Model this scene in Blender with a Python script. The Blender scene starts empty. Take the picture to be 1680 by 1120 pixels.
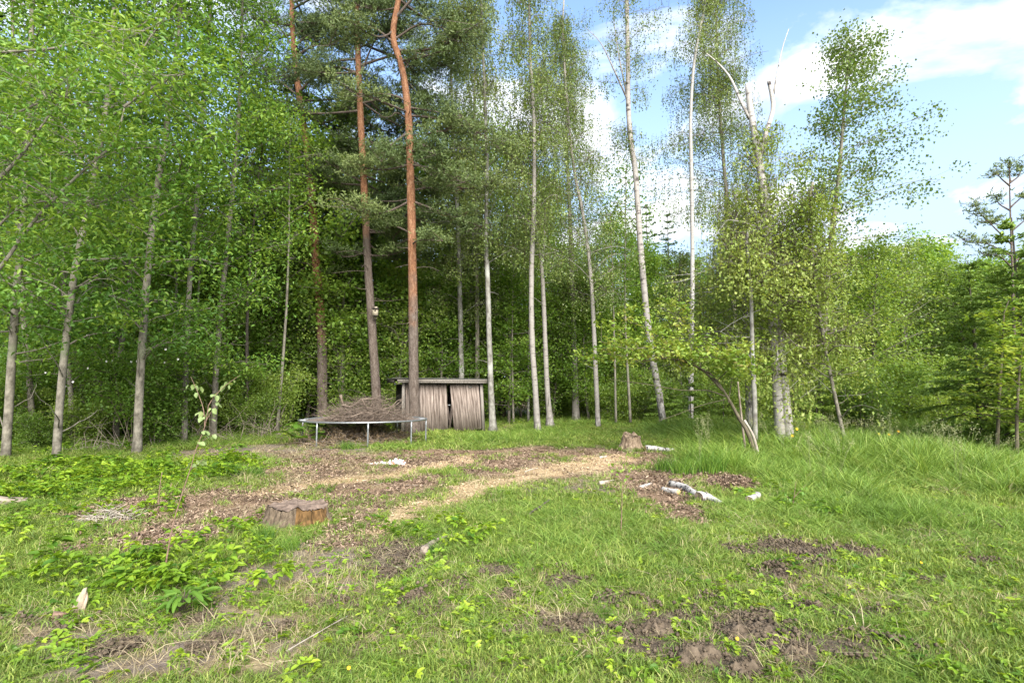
import bpy, math, random
import numpy as np
from mathutils import Vector

# ------------------------------------------------------------------ camera, sky, sun, exposure
CAM_H, F, HOR = 1.5, 900.0, 640.0            # metres, focal length and horizon row in photo pixels (1680 x 1120)
TILT = math.atan((HOR - 560.0) / F)
S = bpy.context.scene
COL = S.collection
cam = bpy.data.objects.new('camera', bpy.data.cameras.new('camera'))
COL.objects.link(cam)
cam.location = (0, 0, CAM_H)
cam.rotation_euler = (math.pi / 2 + TILT, 0, 0)
cam.data.sensor_width = 36.0
cam.data.lens = 36.0 * F / 1680.0
cam.data.clip_start, cam.data.clip_end = 0.05, 2000.0
S.camera = cam

SUN_EL, SUN_AZ = math.radians(35), math.radians(163)    # azimuth clockwise from +Y: behind the camera
W = bpy.data.worlds.new('World')
S.world = W
W.use_nodes = True


def build_world():
    nt = W.node_tree
    N, L = nt.nodes, nt.links
    N.clear()
    out = N.new('ShaderNodeOutputWorld')
    bg = N.new('ShaderNodeBackground')
    bg.inputs['Strength'].default_value = 0.1
    sky = N.new('ShaderNodeTexSky')
    sky.sky_type = 'NISHITA'
    sky.sun_disc = False
    sky.sun_elevation, sky.sun_rotation = SUN_EL, SUN_AZ
    sky.air_density, sky.dust_density, sky.ozone_density = 1.0, 0.6, 1.6
    tc = N.new('ShaderNodeTexCoord')
    sep = N.new('ShaderNodeSeparateXYZ')
    L.new(tc.outputs['Generated'], sep.inputs[0])

    def M(op, a, b=None, clamp=False):
        n = N.new('ShaderNodeMath')
        n.operation = op
        n.use_clamp = clamp
        for i, v in enumerate((a, b)):
            if v is None:
                continue
            if isinstance(v, (int, float)):
                n.inputs[i].default_value = v
            else:
                L.new(v, n.inputs[i])
        return n.outputs[0]
    z = M('MAXIMUM', sep.outputs[2], 0.02)
    zz = M('ADD', z, 0.12)
    cx, cy = M('DIVIDE', sep.outputs[0], zz), M('DIVIDE', sep.outputs[1], zz)
    cmb = N.new('ShaderNodeCombineXYZ')
    L.new(cx, cmb.inputs[0]); L.new(cy, cmb.inputs[1])
    cmb.inputs[2].default_value = 11.1
    no = N.new('ShaderNodeTexNoise')
    no.inputs['Scale'].default_value = 1.55
    no.inputs['Detail'].default_value = 9.0
    no.inputs['Roughness'].default_value = 0.56
    no.inputs['Distortion'].default_value = 0.35
    L.new(cmb.outputs[0], no.inputs['Vector'])
    cover = M('MULTIPLY', M('SUBTRACT', no.outputs['Fac'], 0.48), 9.0, True)
    low = M('MULTIPLY', M('SUBTRACT', 0.56, z), 2.0, True)          # thin veil of cloud towards the horizon
    no2 = N.new('ShaderNodeTexNoise')
    no2.inputs['Scale'].default_value = 3.2
    no2.inputs['Detail'].default_value = 5.0
    L.new(cmb.outputs[0], no2.inputs['Vector'])
    cr = N.new('ShaderNodeValToRGB')
    cr.color_ramp.elements[0].position, cr.color_ramp.elements[0].color = 0.35, (2.7, 2.8, 3.0, 1)
    cr.color_ramp.elements[1].position, cr.color_ramp.elements[1].color = 0.62, (4.2, 4.2, 4.2, 1)
    L.new(no2.outputs['Fac'], cr.inputs[0])
    mix = N.new('ShaderNodeMix')
    mix.data_type = 'RGBA'
    L.new(M('MULTIPLY', cover, 0.9), mix.inputs['Factor'])
    mv = N.new('ShaderNodeMix')
    mv.data_type = 'RGBA'
    L.new(M('MULTIPLY', M('MULTIPLY', low, 1.35, True), 0.95), mv.inputs['Factor'])
    L.new(sky.outputs[0], mv.inputs[6])
    mv.inputs[7].default_value = (1.8, 2.3, 2.95, 1)
    L.new(mv.outputs[2], mix.inputs[6])
    L.new(cr.outputs[0], mix.inputs[7])
    L.new(mix.outputs[2], bg.inputs['Color'])
    L.new(bg.outputs[0], out.inputs['Surface'])


build_world()
sun = bpy.data.objects.new('sun', bpy.data.lights.new('sun', 'SUN'))
COL.objects.link(sun)
sun.data.energy = 2.5
sun.data.angle = math.radians(48)
sun.data.color = (1.0, 0.96, 0.89)
sd = Vector((math.sin(SUN_AZ) * math.cos(SUN_EL), math.cos(SUN_AZ) * math.cos(SUN_EL), math.sin(SUN_EL)))
sun.rotation_euler = sd.to_track_quat('Z', 'Y').to_euler()
sun.location = (0, -20, 40)

S.view_settings.view_transform = 'Standard'
S.view_settings.look = 'None'
S.view_settings.gamma = 1.0
S.view_settings.exposure = 2.17
S.view_settings.use_curve_mapping = False
S.cycles.max_bounces = 12
S.cycles.diffuse_bounces = 8
S.cycles.transmission_bounces = 8
S.cycles.glossy_bounces = 2
S.cycles.use_denoising = True

# ------------------------------------------------------------------ helpers
rng = np.random.default_rng(11)
ct, st = math.cos(TILT), math.sin(TILT)
PI = math.pi


def ray(px, py):
    u, v = (px - 840.0) / F, (560.0 - py) / F
    return np.array([u, ct - v * st, st + v * ct])


def P(px, py, Y):                            # the point at world depth Y seen at a photo pixel
    d = ray(px, py)
    return np.array([0, 0, CAM_H]) + d * (Y / d[1])


def G0(px, py):                              # the flat-ground point seen at a photo pixel
    d = ray(px, py)
    return d * (CAM_H / -d[2])


def hash2(ix, iy, s):
    h = (ix.astype(np.int64) * 374761393 + iy.astype(np.int64) * 668265263 + s * 974711) & 0x7fffffff
    h = ((h ^ (h >> 13)) * 1274126177) & 0x7fffffff
    return ((h ^ (h >> 16)) & 0xffff) / 65535.0


def vn(x, y, s=0):                           # value noise 0..1
    x, y = np.asarray(x, float), np.asarray(y, float)
    ix, iy = np.floor(x), np.floor(y)
    fx, fy = x - ix, y - iy
    fx, fy = fx * fx * (3 - 2 * fx), fy * fy * (3 - 2 * fy)
    a, b = hash2(ix, iy, s), hash2(ix + 1, iy, s)
    c, d = hash2(ix, iy + 1, s), hash2(ix + 1, iy + 1, s)
    return (a * (1 - fx) + b * fx) * (1 - fy) + (c * (1 - fx) + d * fx) * fy


def fbm(x, y, s=0, o=4):
    t, a, n = 0, 0.5, 0
    for i in range(o):
        t = t + a * vn(x * 2 ** i, y * 2 ** i, s + i * 17)
        n += a
        a *= 0.5
    return t / n


def gz(x, y):                                # terrain height
    x, y = np.asarray(x, float), np.asarray(y, float)
    near = np.clip(1.2 - np.hypot(x, y) / 60.0, 0, 1)
    return near * (0.10 * (fbm(x * 0.35 + 5, y * 0.35, 3, 2) - 0.5) + 0.07 * (fbm(x * 1.6, y * 1.6, 9, 3) - 0.5))


def on_ground(px, py):
    p = G0(px, py)
    return float(p[0]), float(p[1]), float(gz(p[0], p[1]))


def mesh_from(name, V, faces, mat, smooth=False, attrs=None, mats=None, midx=None):
    V = np.asarray(V, np.float32)
    me = bpy.data.meshes.new(name)
    groups = faces if isinstance(faces, list) else [faces]
    groups = [np.asarray(f, np.int32) for f in groups if len(f)]
    me.vertices.add(len(V))
    me.vertices.foreach_set('co', V.ravel())
    nl = sum(f.size for f in groups)
    nf = sum(len(f) for f in groups)
    me.loops.add(nl)
    me.polygons.add(nf)
    me.loops.foreach_set('vertex_index', np.concatenate([f.ravel() for f in groups]))
    tot = np.concatenate([np.full(len(f), f.shape[1], np.int32) for f in groups])
    me.polygons.foreach_set('loop_start', np.concatenate([[0], np.cumsum(tot)[:-1]]).astype(np.int32))
    if smooth:
        me.polygons.foreach_set('use_smooth', np.ones(nf, bool))
    for k, a in (attrs or {}).items():
        a = np.asarray(a, np.float32)
        at = me.attributes.new(k, 'FLOAT' if a.ndim == 1 else 'FLOAT_VECTOR', 'POINT')
        at.data.foreach_set('value' if a.ndim == 1 else 'vector', a.ravel())
    for m in (mats or [mat]):
        me.materials.append(m)
    if midx is not None:
        me.polygons.foreach_set('material_index', np.asarray(midx, np.int32))
    me.update(calc_edges=True)
    me.validate()
    return me


def obj(name, me, parent=None, loc=None):
    o = bpy.data.objects.new(name, me)
    COL.objects.link(o)
    if parent is not None:
        o.parent = parent
    if loc is not None:
        o.location = loc
    return o


def tag(o, label=None, cat=None, group=None, kind=None):
    if label: o['label'] = label
    if cat: o['category'] = cat
    if group: o['group'] = group
    if kind: o['kind'] = kind
    return o


def thing(name, label, cat, loc=(0, 0, 0), rz=0.0, group=None):
    o = obj(name, None)
    o.location = loc
    o.rotation_euler = (0, 0, rz)
    return tag(o, label, cat, group)


class Bag:                                   # collects vertices and faces of one mesh
    def __init__(s):
        s.v, s.f3, s.f4, s.a, s.n, s.fine = [], [], [], {}, 0, None

    def add(s, V, f4=None, f3=None, **at):
        V = np.asarray(V, float)
        if f4 is not None and len(f4): s.f4.append(np.asarray(f4, int) + s.n)
        if f3 is not None and len(f3): s.f3.append(np.asarray(f3, int) + s.n)
        s.v.append(V)
        for k, a in at.items():
            s.a.setdefault(k, []).append(np.broadcast_to(a, (len(V),) + np.shape(a)[1:]) if np.ndim(a) else np.full(len(V), a))
        s.n += len(V)
        return s

    def mesh(s, name, mat, smooth=False, off=None):
        V = np.concatenate(s.v)
        if off is not None: V = V - np.asarray(off)
        fs = []
        if s.f4: fs.append(np.concatenate(s.f4))
        if s.f3: fs.append(np.concatenate(s.f3))
        return mesh_from(name, V, fs, mat, smooth, {k: np.concatenate(a) for k, a in s.a.items() if sum(len(q) for q in a) == s.n})


def resample(pts, n):                        # Catmull-Rom through the points
    p = np.asarray(pts, float)
    if len(p) < 3:
        t = np.linspace(0, 1, n)[:, None]
        return p[0] * (1 - t) + p[-1] * t
    d = np.concatenate([[0], np.cumsum(np.linalg.norm(np.diff(p, axis=0), axis=1))])
    q = np.vstack([2 * p[0] - p[1], p, 2 * p[-1] - p[-2]])
    out = []
    for s in np.linspace(0, d[-1], n):
        i = min(max(int(np.searchsorted(d, s, 'right') - 1), 0), len(p) - 2)
        t = (s - d[i]) / max(d[i + 1] - d[i], 1e-9)
        a, b, c, e = q[i], q[i + 1], q[i + 2], q[i + 3]
        out.append(0.5 * (2 * b + (c - a) * t + (2 * a - 5 * b + 4 * c - e) * t * t + (3 * b - a - 3 * c + e) * t ** 3))
    return np.array(out)


def tube(bag, path, rad, sides=8, rough=0.0, cap=True, seed=0, flare=None, s0=0.0):
    path = np.asarray(path, float)
    n = len(path)
    rad = np.broadcast_to(np.asarray(rad, float), (n,))
    T = np.gradient(path, axis=0)
    T /= np.linalg.norm(T, axis=1)[:, None] + 1e-9
    ref = np.array([0.0, 1.0, 0.0]) if abs(T[:, 1]).mean() < 0.8 else np.array([1.0, 0, 0])
    A = np.cross(T, ref); A /= np.linalg.norm(A, axis=1)[:, None] + 1e-9
    B = np.cross(T, A)
    th = np.arange(sides) * 2 * PI / sides
    s = np.concatenate([[0], np.cumsum(np.linalg.norm(np.diff(path, axis=0), axis=1))]) + s0
    R = np.repeat(rad[:, None], sides, 1)
    if rough:
        R = R * (1 + rough * 2 * (vn(np.cos(th)[None] * 1.7 + 9 + s[:, None] * 1.3, np.sin(th)[None] * 1.7 + s[:, None] * 4.1, 31 + seed) - 0.5))
    if flare is not None:
        amp, ln, k = flare
        e = np.exp(-np.maximum(s - s0, 0) / ln)[:, None]
        R = R * (1 + e * amp * (0.55 + 0.45 * np.cos(k * th + seed)[None] + 0.25 * np.cos(2 * th + 2 * seed)[None]))
    V = path[:, None] + R[..., None] * (np.cos(th)[None, :, None] * A[:, None] + np.sin(th)[None, :, None] * B[:, None])
    V = V.reshape(-1, 3)
    i, j = np.meshgrid(np.arange(n - 1), np.arange(sides), indexing='ij')
    a = (i * sides + j).ravel(); b = (i * sides + (j + 1) % sides).ravel()
    f4 = np.stack([a, b, b + sides, a + sides], 1)
    tcv = np.stack([np.cos(th)[None] * rad[:, None], np.sin(th)[None] * rad[:, None], np.repeat(s[:, None], sides, 1)], -1).reshape(-1, 3)
    f3 = None
    if cap:
        V = np.vstack([V, path[0], path[-1]])
        tcv = np.vstack([tcv, [0, 0, s[0]], [0, 0, s[-1]]])
        jj = np.arange(sides)
        c0, c1 = n * sides, n * sides + 1
        f3 = np.vstack([np.stack([np.full(sides, c0), (jj + 1) % sides, jj], 1),
                        np.stack([np.full(sides, c1), (n - 1) * sides + jj, (n - 1) * sides + (jj + 1) % sides], 1)])
    bag.add(V, f4, f3, tc=tcv)
    return bag


def twigs(bag, A, B, r0, r1):                # many thin three-sided sticks at once, from A[i] to B[i]
    A, B = np.asarray(A, float), np.asarray(B, float)
    n = len(A)
    if n == 0: return
    D = B - A
    D /= np.linalg.norm(D, axis=1)[:, None] + 1e-9
    ref = np.where(np.abs(D[:, 2:3]) < 0.9, np.array([[0, 0, 1.0]]), np.array([[1.0, 0, 0]]))
    U = np.cross(D, ref); U /= np.linalg.norm(U, axis=1)[:, None] + 1e-9
    Wv = np.cross(D, U)
    V = np.zeros((n, 6, 3))
    r0 = np.broadcast_to(r0, (n,))[:, None]; r1 = np.broadcast_to(r1, (n,))[:, None]
    for k in range(3):
        a = k * 2 * PI / 3
        o = math.cos(a) * U + math.sin(a) * Wv
        V[:, k] = A + o * r0
        V[:, 3 + k] = B + o * r1
    base = (np.arange(n) * 6)[:, None]
    f = np.vstack([base + np.array([[k, (k + 1) % 3, 3 + (k + 1) % 3, 3 + k]]) for k in range(3)])
    tcv = np.tile(np.array([[0, 0, 0], [.01, 0, 0], [0, .01, 0], [0, 0, .3], [.01, 0, .3], [0, .01, .3]], float), (n, 1)) + np.repeat(rng.random((n, 3)) * 5, 6, 0)
    bag.add(V.reshape(-1, 3), f, tc=tcv)


def leaf_quads(bag, C, Ln, Wd, tint, up=0.55, down=0.25, dirs=None, full=False, fold=0.18):
    """Leaves at C: up = how much their faces look up, down = how far the tips hang."""
    C = np.asarray(C, float)
    n = len(C)
    if n == 0: return
    Nn = rng.normal(size=(n, 3)); Nn /= np.linalg.norm(Nn, axis=1)[:, None]
    Nn = Nn * (1 - up) + np.array([0, 0, 1.0]) * up
    Nn /= np.linalg.norm(Nn, axis=1)[:, None] + 1e-9
    D = rng.normal(size=(n, 3)) if dirs is None else np.asarray(dirs) + 0.45 * rng.normal(size=(n, 3))
    D[:, 2] -= down * 1.6
    D -= (D * Nn).sum(1)[:, None] * Nn
    D /= np.linalg.norm(D, axis=1)[:, None] + 1e-9
    Sd = np.cross(Nn, D)
    sc = rng.uniform(0.7, 1.2, n)[:, None]
    l, w = Ln * sc, Wd * sc * rng.uniform(0.8, 1.15, n)[:, None]
    up_ = Nn * w * fold
    if full:
        pts = [C, C + D * l * .33 + Sd * w * .47 + up_, C + D * l * .72 + Sd * w * .36 + up_ * .6, C + D * l - Nn * l * .12,
               C + D * l * .72 - Sd * w * .36 + up_ * .6, C + D * l * .33 - Sd * w * .47 + up_]
        V = np.stack(pts, 1).reshape(-1, 3)
        b = (np.arange(n) * 6)[:, None]
        f = np.vstack([b + np.array([[0, 1, 2, 3]]), b + np.array([[0, 3, 4, 5]])])
        k = 6
    else:
        pts = [C - D * l * .5, C + Sd * w * .5 + up_, C + D * l * .5 - Nn * l * .08, C - Sd * w * .5 + up_]
        V = np.stack(pts, 1).reshape(-1, 3)
        b = (np.arange(n) * 4)[:, None]
        f = b + np.array([[0, 1, 2, 3]])
        k = 4
    bag.add(V, f, tint=np.repeat(np.broadcast_to(tint, (n,)), k))


# ------------------------------------------------------------------ materials
def new_mat(name):
    m = bpy.data.materials.new(name)
    m.use_nodes = True
    nt = m.node_tree
    nt.nodes.clear()
    out = nt.nodes.new('ShaderNodeOutputMaterial')
    return m, nt, nt.nodes, nt.links, out


def ramp(nt, fac, stops):
    r = nt.nodes.new('ShaderNodeValToRGB')
    e = r.color_ramp.elements
    while len(e) < len(stops): e.new(0.5)
    for k, (p, c) in enumerate(stops):
        e[k].position = p
        e[k].color = (*c, 1)
    if fac is not None: nt.links.new(fac, r.inputs[0])
    return r.outputs[0]


def mixc(nt, fac, a, b, blend='MIX'):
    m = nt.nodes.new('ShaderNodeMix')
    m.data_type = 'RGBA'
    m.blend_type = blend
    for s, v in ((0, fac), (6, a), (7, b)):
        if isinstance(v, (int, float)): m.inputs[s].default_value = v
        elif isinstance(v, tuple): m.inputs[s].default_value = (*v, 1)
        else: nt.links.new(v, m.inputs[s])
    return m.outputs[2]


def math_n(nt, op, a, b=0.0, clamp=False):
    n = nt.nodes.new('ShaderNodeMath')
    n.operation = op
    n.use_clamp = clamp
    for i, v in enumerate((a, b)):
        if isinstance(v, (int, float)): n.inputs[i].default_value = v
        else: nt.links.new(v, n.inputs[i])
    return n.outputs[0]


def attr(nt, name, out='Fac'):
    a = nt.nodes.new('ShaderNodeAttribute')
    a.attribute_name = name
    return a.outputs[out]


def noise(nt, vec, scale, detail=4.0, rough=0.55, mapping=None, dist=0.0):
    t = nt.nodes.new('ShaderNodeTexNoise')
    t.inputs['Scale'].default_value = scale
    t.inputs['Detail'].default_value = detail
    t.inputs['Roughness'].default_value = rough
    t.inputs['Distortion'].default_value = dist
    if mapping is not None:
        mp = nt.nodes.new('ShaderNodeMapping')
        mp.inputs['Scale'].default_value = mapping
        nt.links.new(vec, mp.inputs['Vector'])
        vec = mp.outputs[0]
    nt.links.new(vec, t.inputs['Vector'])
    return t.outputs['Fac']


def pos(nt):
    return nt.nodes.new('ShaderNodeNewGeometry').outputs['Position']


def finish(nt, out, col, rough=0.8, bump=None, bump_d=0.01, spec=0.3, trans=0.0, tcol=None):
    p = nt.nodes.new('ShaderNodeBsdfPrincipled')
    if isinstance(col, tuple): p.inputs['Base Color'].default_value = (*col, 1)
    else: nt.links.new(col, p.inputs['Base Color'])
    p.inputs['Roughness'].default_value = rough
    p.inputs['Specular IOR Level'].default_value = spec
    if bump is not None:
        b = nt.nodes.new('ShaderNodeBump')
        b.inputs['Strength'].default_value = 0.9
        b.inputs['Distance'].default_value = bump_d
        nt.links.new(bump, b.inputs['Height'])
        nt.links.new(b.outputs[0], p.inputs['Normal'])
    sh = p.outputs[0]
    if trans:
        t = nt.nodes.new('ShaderNodeBsdfTranslucent')
        nt.links.new(tcol, t.inputs['Color'])
        mx = nt.nodes.new('ShaderNodeMixShader')
        mx.inputs[0].default_value = trans
        nt.links.new(sh, mx.inputs[1]); nt.links.new(t.outputs[0], mx.inputs[2])
        sh = mx.outputs[0]
    nt.links.new(sh, out.inputs['Surface'])
    return p


def leaf_mat(name, dark, mid, light, trans=0.42, rough=0.45, spec=0.35, vary=0.25, odd=None):
    m, nt, N, L, out = new_mat(name)
    t = attr(nt, 'tint')
    oi = N.new('ShaderNodeObjectInfo')
    t2 = math_n(nt, 'ADD', t, math_n(nt, 'MULTIPLY', math_n(nt, 'SUBTRACT', oi.outputs['Random'], 0.5), vary), True)
    stops = [(0.0, dark), (0.5, mid), (0.93, light)]
    if odd: stops.append((1.0, odd))
    c = ramp(nt, t2, stops)
    yel = mixc(nt, 1.0, c, (1.25, 1.15, 0.55), 'MULTIPLY')
    finish(nt, out, c, rough, spec=spec, trans=trans, tcol=yel)
    return m


M = {}
M['sallow'] = leaf_mat('sallow_leaf', (.065, .145, .022), (.125, .250, .036), (.26, .385, .055))
M['wood'] = leaf_mat('wood_leaf', (.105, .195, .032), (.175, .305, .050), (.29, .42, .078), trans=.56, vary=.5)
M['birch'] = leaf_mat('birch_leaf', (.095, .152, .040), (.165, .235, .060), (.28, .345, .105), rough=.35, spec=.5)
M['coppice'] = leaf_mat('coppice_leaf', (.17, .25, .042), (.27, .35, .075), (.38, .44, .13), rough=.5, spec=.3)
M['oak'] = leaf_mat('oak_leaf', (.105, .190, .026), (.20, .30, .042), (.36, .42, .085), odd=(.38, .29, .12))
M['aspen'] = leaf_mat('aspen_leaf', (.075, .135, .028), (.130, .205, .042), (.21, .285, .07), rough=.35, spec=.5)
M['bush'] = leaf_mat('bush_leaf', (.105, .185, .034), (.190, .295, .052), (.31, .41, .088), trans=.52, vary=.7)
M['pine'] = leaf_mat('pine_needle', (.055, .088, .028), (.105, .150, .046), (.20, .245, .078), trans=.15, rough=.55)
M['spruce'] = leaf_mat('spruce_needle', (.022, .055, .020), (.045, .100, .028), (.130, .220, .050), trans=.15, rough=.55, vary=.3)
M['youngspruce'] = leaf_mat('young_spruce_needle', (.13, .22, .034), (.24, .36, .055), (.40, .49, .10), trans=.2, rough=.55)
M['rowan'] = leaf_mat('rowan_leaf', (.11, .20, .03), (.20, .31, .045), (.37, .44, .08))
M['pale'] = leaf_mat('sapling_leaf', (.17, .26, .09), (.27, .36, .14), (.42, .47, .20), odd=(.55, .35, .22))
M['herb'] = leaf_mat('herb_leaf', (.065, .150, .016), (.21, .34, .026), (.37, .47, .045), vary=.55)
M['broad'] = leaf_mat('broad_leaf', (.075, .165, .022), (.125, .245, .032), (.20, .32, .05))
M['fern'] = leaf_mat('fern_leaf', (.070, .150, .030), (.110, .215, .045), (.170, .280, .065))


def grass_mat(name, a, b, c, dry, dryness):
    m, nt, N, L, out = new_mat(name)
    oi = N.new('ShaderNodeObjectInfo')
    n1 = noise(nt, pos(nt), 0.55, 4, .6)
    n2 = noise(nt, pos(nt), 3.0, 3, .6)
    t = math_n(nt, 'ADD', math_n(nt, 'MULTIPLY', n1, 0.9), math_n(nt, 'MULTIPLY', math_n(nt, 'SUBTRACT', oi.outputs['Random'], 0.5), 0.5))
    t = math_n(nt, 'ADD', t, math_n(nt, 'MULTIPLY', math_n(nt, 'SUBTRACT', attr(nt, 'tint'), 0.5), 0.8), True)
    col = ramp(nt, t, [(0.15, a), (0.45, b), (0.78, c)])
    dn = math_n(nt, 'MULTIPLY', math_n(nt, 'SUBTRACT', math_n(nt, 'ADD', n2, math_n(nt, 'MULTIPLY', attr(nt, 'tint'), 0.35)), 1.02 - dryness), 5.0, True)
    col = mixc(nt, dn, col, dry)
    finish(nt, out, col, .5, spec=.3, trans=.35, tcol=mixc(nt, 1.0, col, (1.2, 1.12, .6), 'MULTIPLY'))
    return m


M['lawn'] = grass_mat('lawn_grass', (.115, .180, .028), (.180, .268, .044), (.305, .365, .075), (.42, .36, .18), .22)
M['meadow'] = grass_mat('meadow_grass', (.105, .185, .026), (.172, .285, .045), (.30, .395, .082), (.38, .34, .18), .16)
M['sedge'] = grass_mat('sedge_grass', (.060, .140, .018), (.110, .215, .024), (.18, .290, .035), (.30, .30, .12), .05)
M['seed'] = grass_mat('seed_head', (.22, .25, .10), (.31, .33, .16), (.42, .41, .23), (.40, .34, .20), .1)
M['straw'] = grass_mat('dry_grass', (.34, .27, .15), (.45, .37, .22), (.55, .48, .30), (.30, .22, .14), .3)


def bark(name, lo, hi, scale=(14, 14, 3.5), moss=None, bd=.012):
    m, nt, N, L, out = new_mat(name)
    tcv = attr(nt, 'tc', 'Vector')
    n1 = noise(nt, tcv, 1.0, 6, .62, scale)
    n2 = noise(nt, tcv, 1.4, 3, .5)
    c = ramp(nt, n1, [(.36, lo), (.62, hi)])
    if moss:
        c = mixc(nt, math_n(nt, 'MULTIPLY', math_n(nt, 'SUBTRACT', n2, .5), 5.0, True), c, moss)
    finish(nt, out, c, .9, n1, bd, .15)
    return m


M['bark_grey'] = bark('grey_bark', (.085, .075, .057), (.235, .21, .165), (7, 7, 5), (.19, .20, .13), .008)
M['bark_wood'] = bark('woodland_bark', (.115, .10, .08), (.25, .225, .18), (10, 10, 3), (.16, .17, .11))
M['bark_dark'] = bark('dark_bark', (.045, .038, .03), (.12, .10, .08), (12, 12, 3))
M['bark_oak'] = bark('sapling_bark', (.06, .052, .034), (.15, .125, .085), (20, 20, 5), (.15, .16, .07), .005)
M['bark_stem'] = bark('reddish_stem', (.12, .07, .05), (.24, .16, .12), (40, 40, 20), bd=.001)
M['bark_lichen'] = bark('lichen_bark', (.11, .10, .085), (.25, .24, .21), (9, 9, 5), (.36, .36, .32), .006)
M['fine_twig'] = bark('fine_twig', (.045, .032, .024), (.11, .08, .06), (20, 20, 4), bd=.001)
M['twig'] = bark('dead_twig', (.13, .10, .078), (.32, .265, .21), (20, 20, 4), bd=.002)
M['twig_pale'] = bark('bleached_stick', (.24, .20, .16), (.44, .39, .32), (20, 20, 4), bd=.002)


def pine_bark(name, z0):
    m, nt, N, L, out = new_mat(name)
    tcv = attr(nt, 'tc', 'Vector')
    sep = N.new('ShaderNodeSeparateXYZ')
    L.new(tcv, sep.inputs[0])
    n1 = noise(nt, tcv, 1.0, 6, .62, (13, 13, 4.5))
    v = N.new('ShaderNodeTexVoronoi')
    v.feature = 'DISTANCE_TO_EDGE'
    mp = N.new('ShaderNodeMapping')
    mp.inputs['Scale'].default_value = (11, 11, 3.6)
    L.new(tcv, mp.inputs['Vector']); L.new(mp.outputs[0], v.inputs['Vector'])
    crack = math_n(nt, 'MULTIPLY', v.outputs['Distance'], 9.0, True)
    grey = ramp(nt, n1, [(.3, (.095, .07, .055)), (.7, (.22, .18, .15))])
    orange = ramp(nt, n1, [(.28, (.15, .072, .042)), (.5, (.29, .140, .074)), (.72, (.42, .245, .145))])
    wob = math_n(nt, 'MULTIPLY', math_n(nt, 'SUBTRACT', noise(nt, tcv, 2.2, 3), .5), 3.5)
    f = math_n(nt, 'MULTIPLY', math_n(nt, 'SUBTRACT', math_n(nt, 'ADD', sep.outputs[2], wob), z0 - .9), 0.55, True)
    c = mixc(nt, f, grey, orange)
    c = mixc(nt, crack, mixc(nt, 1.0, c, (.5, .46, .44), 'MULTIPLY'), c)
    finish(nt, out, c, .9, math_n(nt, 'ADD', math_n(nt, 'MULTIPLY', crack, .7), n1), .02, .15)
    return m


def birch_bark(name, white=(.38, .365, .34), rough_to=1.0, dark=.5, tone=(.25, .225, .20), k=1.0):
    m, nt, N, L, out = new_mat(name)
    tcv = attr(nt, 'tc', 'Vector')
    sep = N.new('ShaderNodeSeparateXYZ')
    L.new(tcv, sep.inputs[0])
    lent = noise(nt, tcv, 1.0, 5, .6, (2.6 * k, 2.6 * k, 17 * k))
    big = noise(nt, tcv, 1.0, 4, .6, (3.0 * k, 3.0 * k, 4.2 * k))
    n3 = noise(nt, tcv, 2.0, 4, .6, (1.5, 1.5, 1.0))
    c = mixc(nt, n3, tone, white)
    c = mixc(nt, math_n(nt, 'MULTIPLY', math_n(nt, 'SUBTRACT', lent, .56), 8.0, True), c, (.085, .07, .06))
    c = mixc(nt, math_n(nt, 'MULTIPLY', math_n(nt, 'SUBTRACT', big, 74 / 100 - .19 * dark), 12.0, True), c, (.055, .045, .04))
    crack = noise(nt, tcv, 1.0, 6, .65, (13, 13, 5))
    base = math_n(nt, 'SUBTRACT', rough_to, math_n(nt, 'ADD', sep.outputs[2], math_n(nt, 'MULTIPLY', math_n(nt, 'SUBTRACT', big, .5), 2.5)))
    fb = math_n(nt, 'MULTIPLY', base, 2.0, True)
    c = mixc(nt, fb, c, ramp(nt, crack, [(.4, (.07, .06, .05)), (.62, (.40, .37, .33))]))
    finish(nt, out, c, .7, math_n(nt, 'ADD', lent, crack), .008, .25)
    return m


M['birch_bark'] = birch_bark('birch_bark')
M['birch_old'] = birch_bark('old_birch_bark', (.37, .345, .315), 1.6, .9, (.22, .19, .165))
M['birch_big'] = birch_bark('broken_birch_bark', (.50, .475, .44), .45, 1.0, (.31, .275, .24))
M['birch_log'] = birch_bark('birch_log_bark', (.56, .54, .515), -5, 1.2, (.40, .36, .31), 4.0)
M['birch_thin'] = birch_bark('slim_birch_bark', (.30, .28, .25), .6, .5, (.19, .165, .14))


def simple(name, lo, hi, scale=20, rough=.8, bd=.004, spec=.3, mapping=None, metal=0.0):
    m, nt, N, L, out = new_mat(name)
    co = N.new('ShaderNodeTexCoord').outputs['Object']
    va = N.new('ShaderNodeVectorMath')
    va.operation = 'ADD'
    oi = N.new('ShaderNodeObjectInfo')
    L.new(co, va.inputs[0])
    L.new(math_n(nt, 'MULTIPLY', oi.outputs['Random'], 37.0), va.inputs[1])
    n1 = noise(nt, va.outputs[0], scale, 5, .6, mapping)
    p = finish(nt, out, ramp(nt, n1, [(.32, lo), (.68, hi)]), rough, n1, bd, spec)
    p.inputs['Metallic'].default_value = metal
    return m


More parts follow.
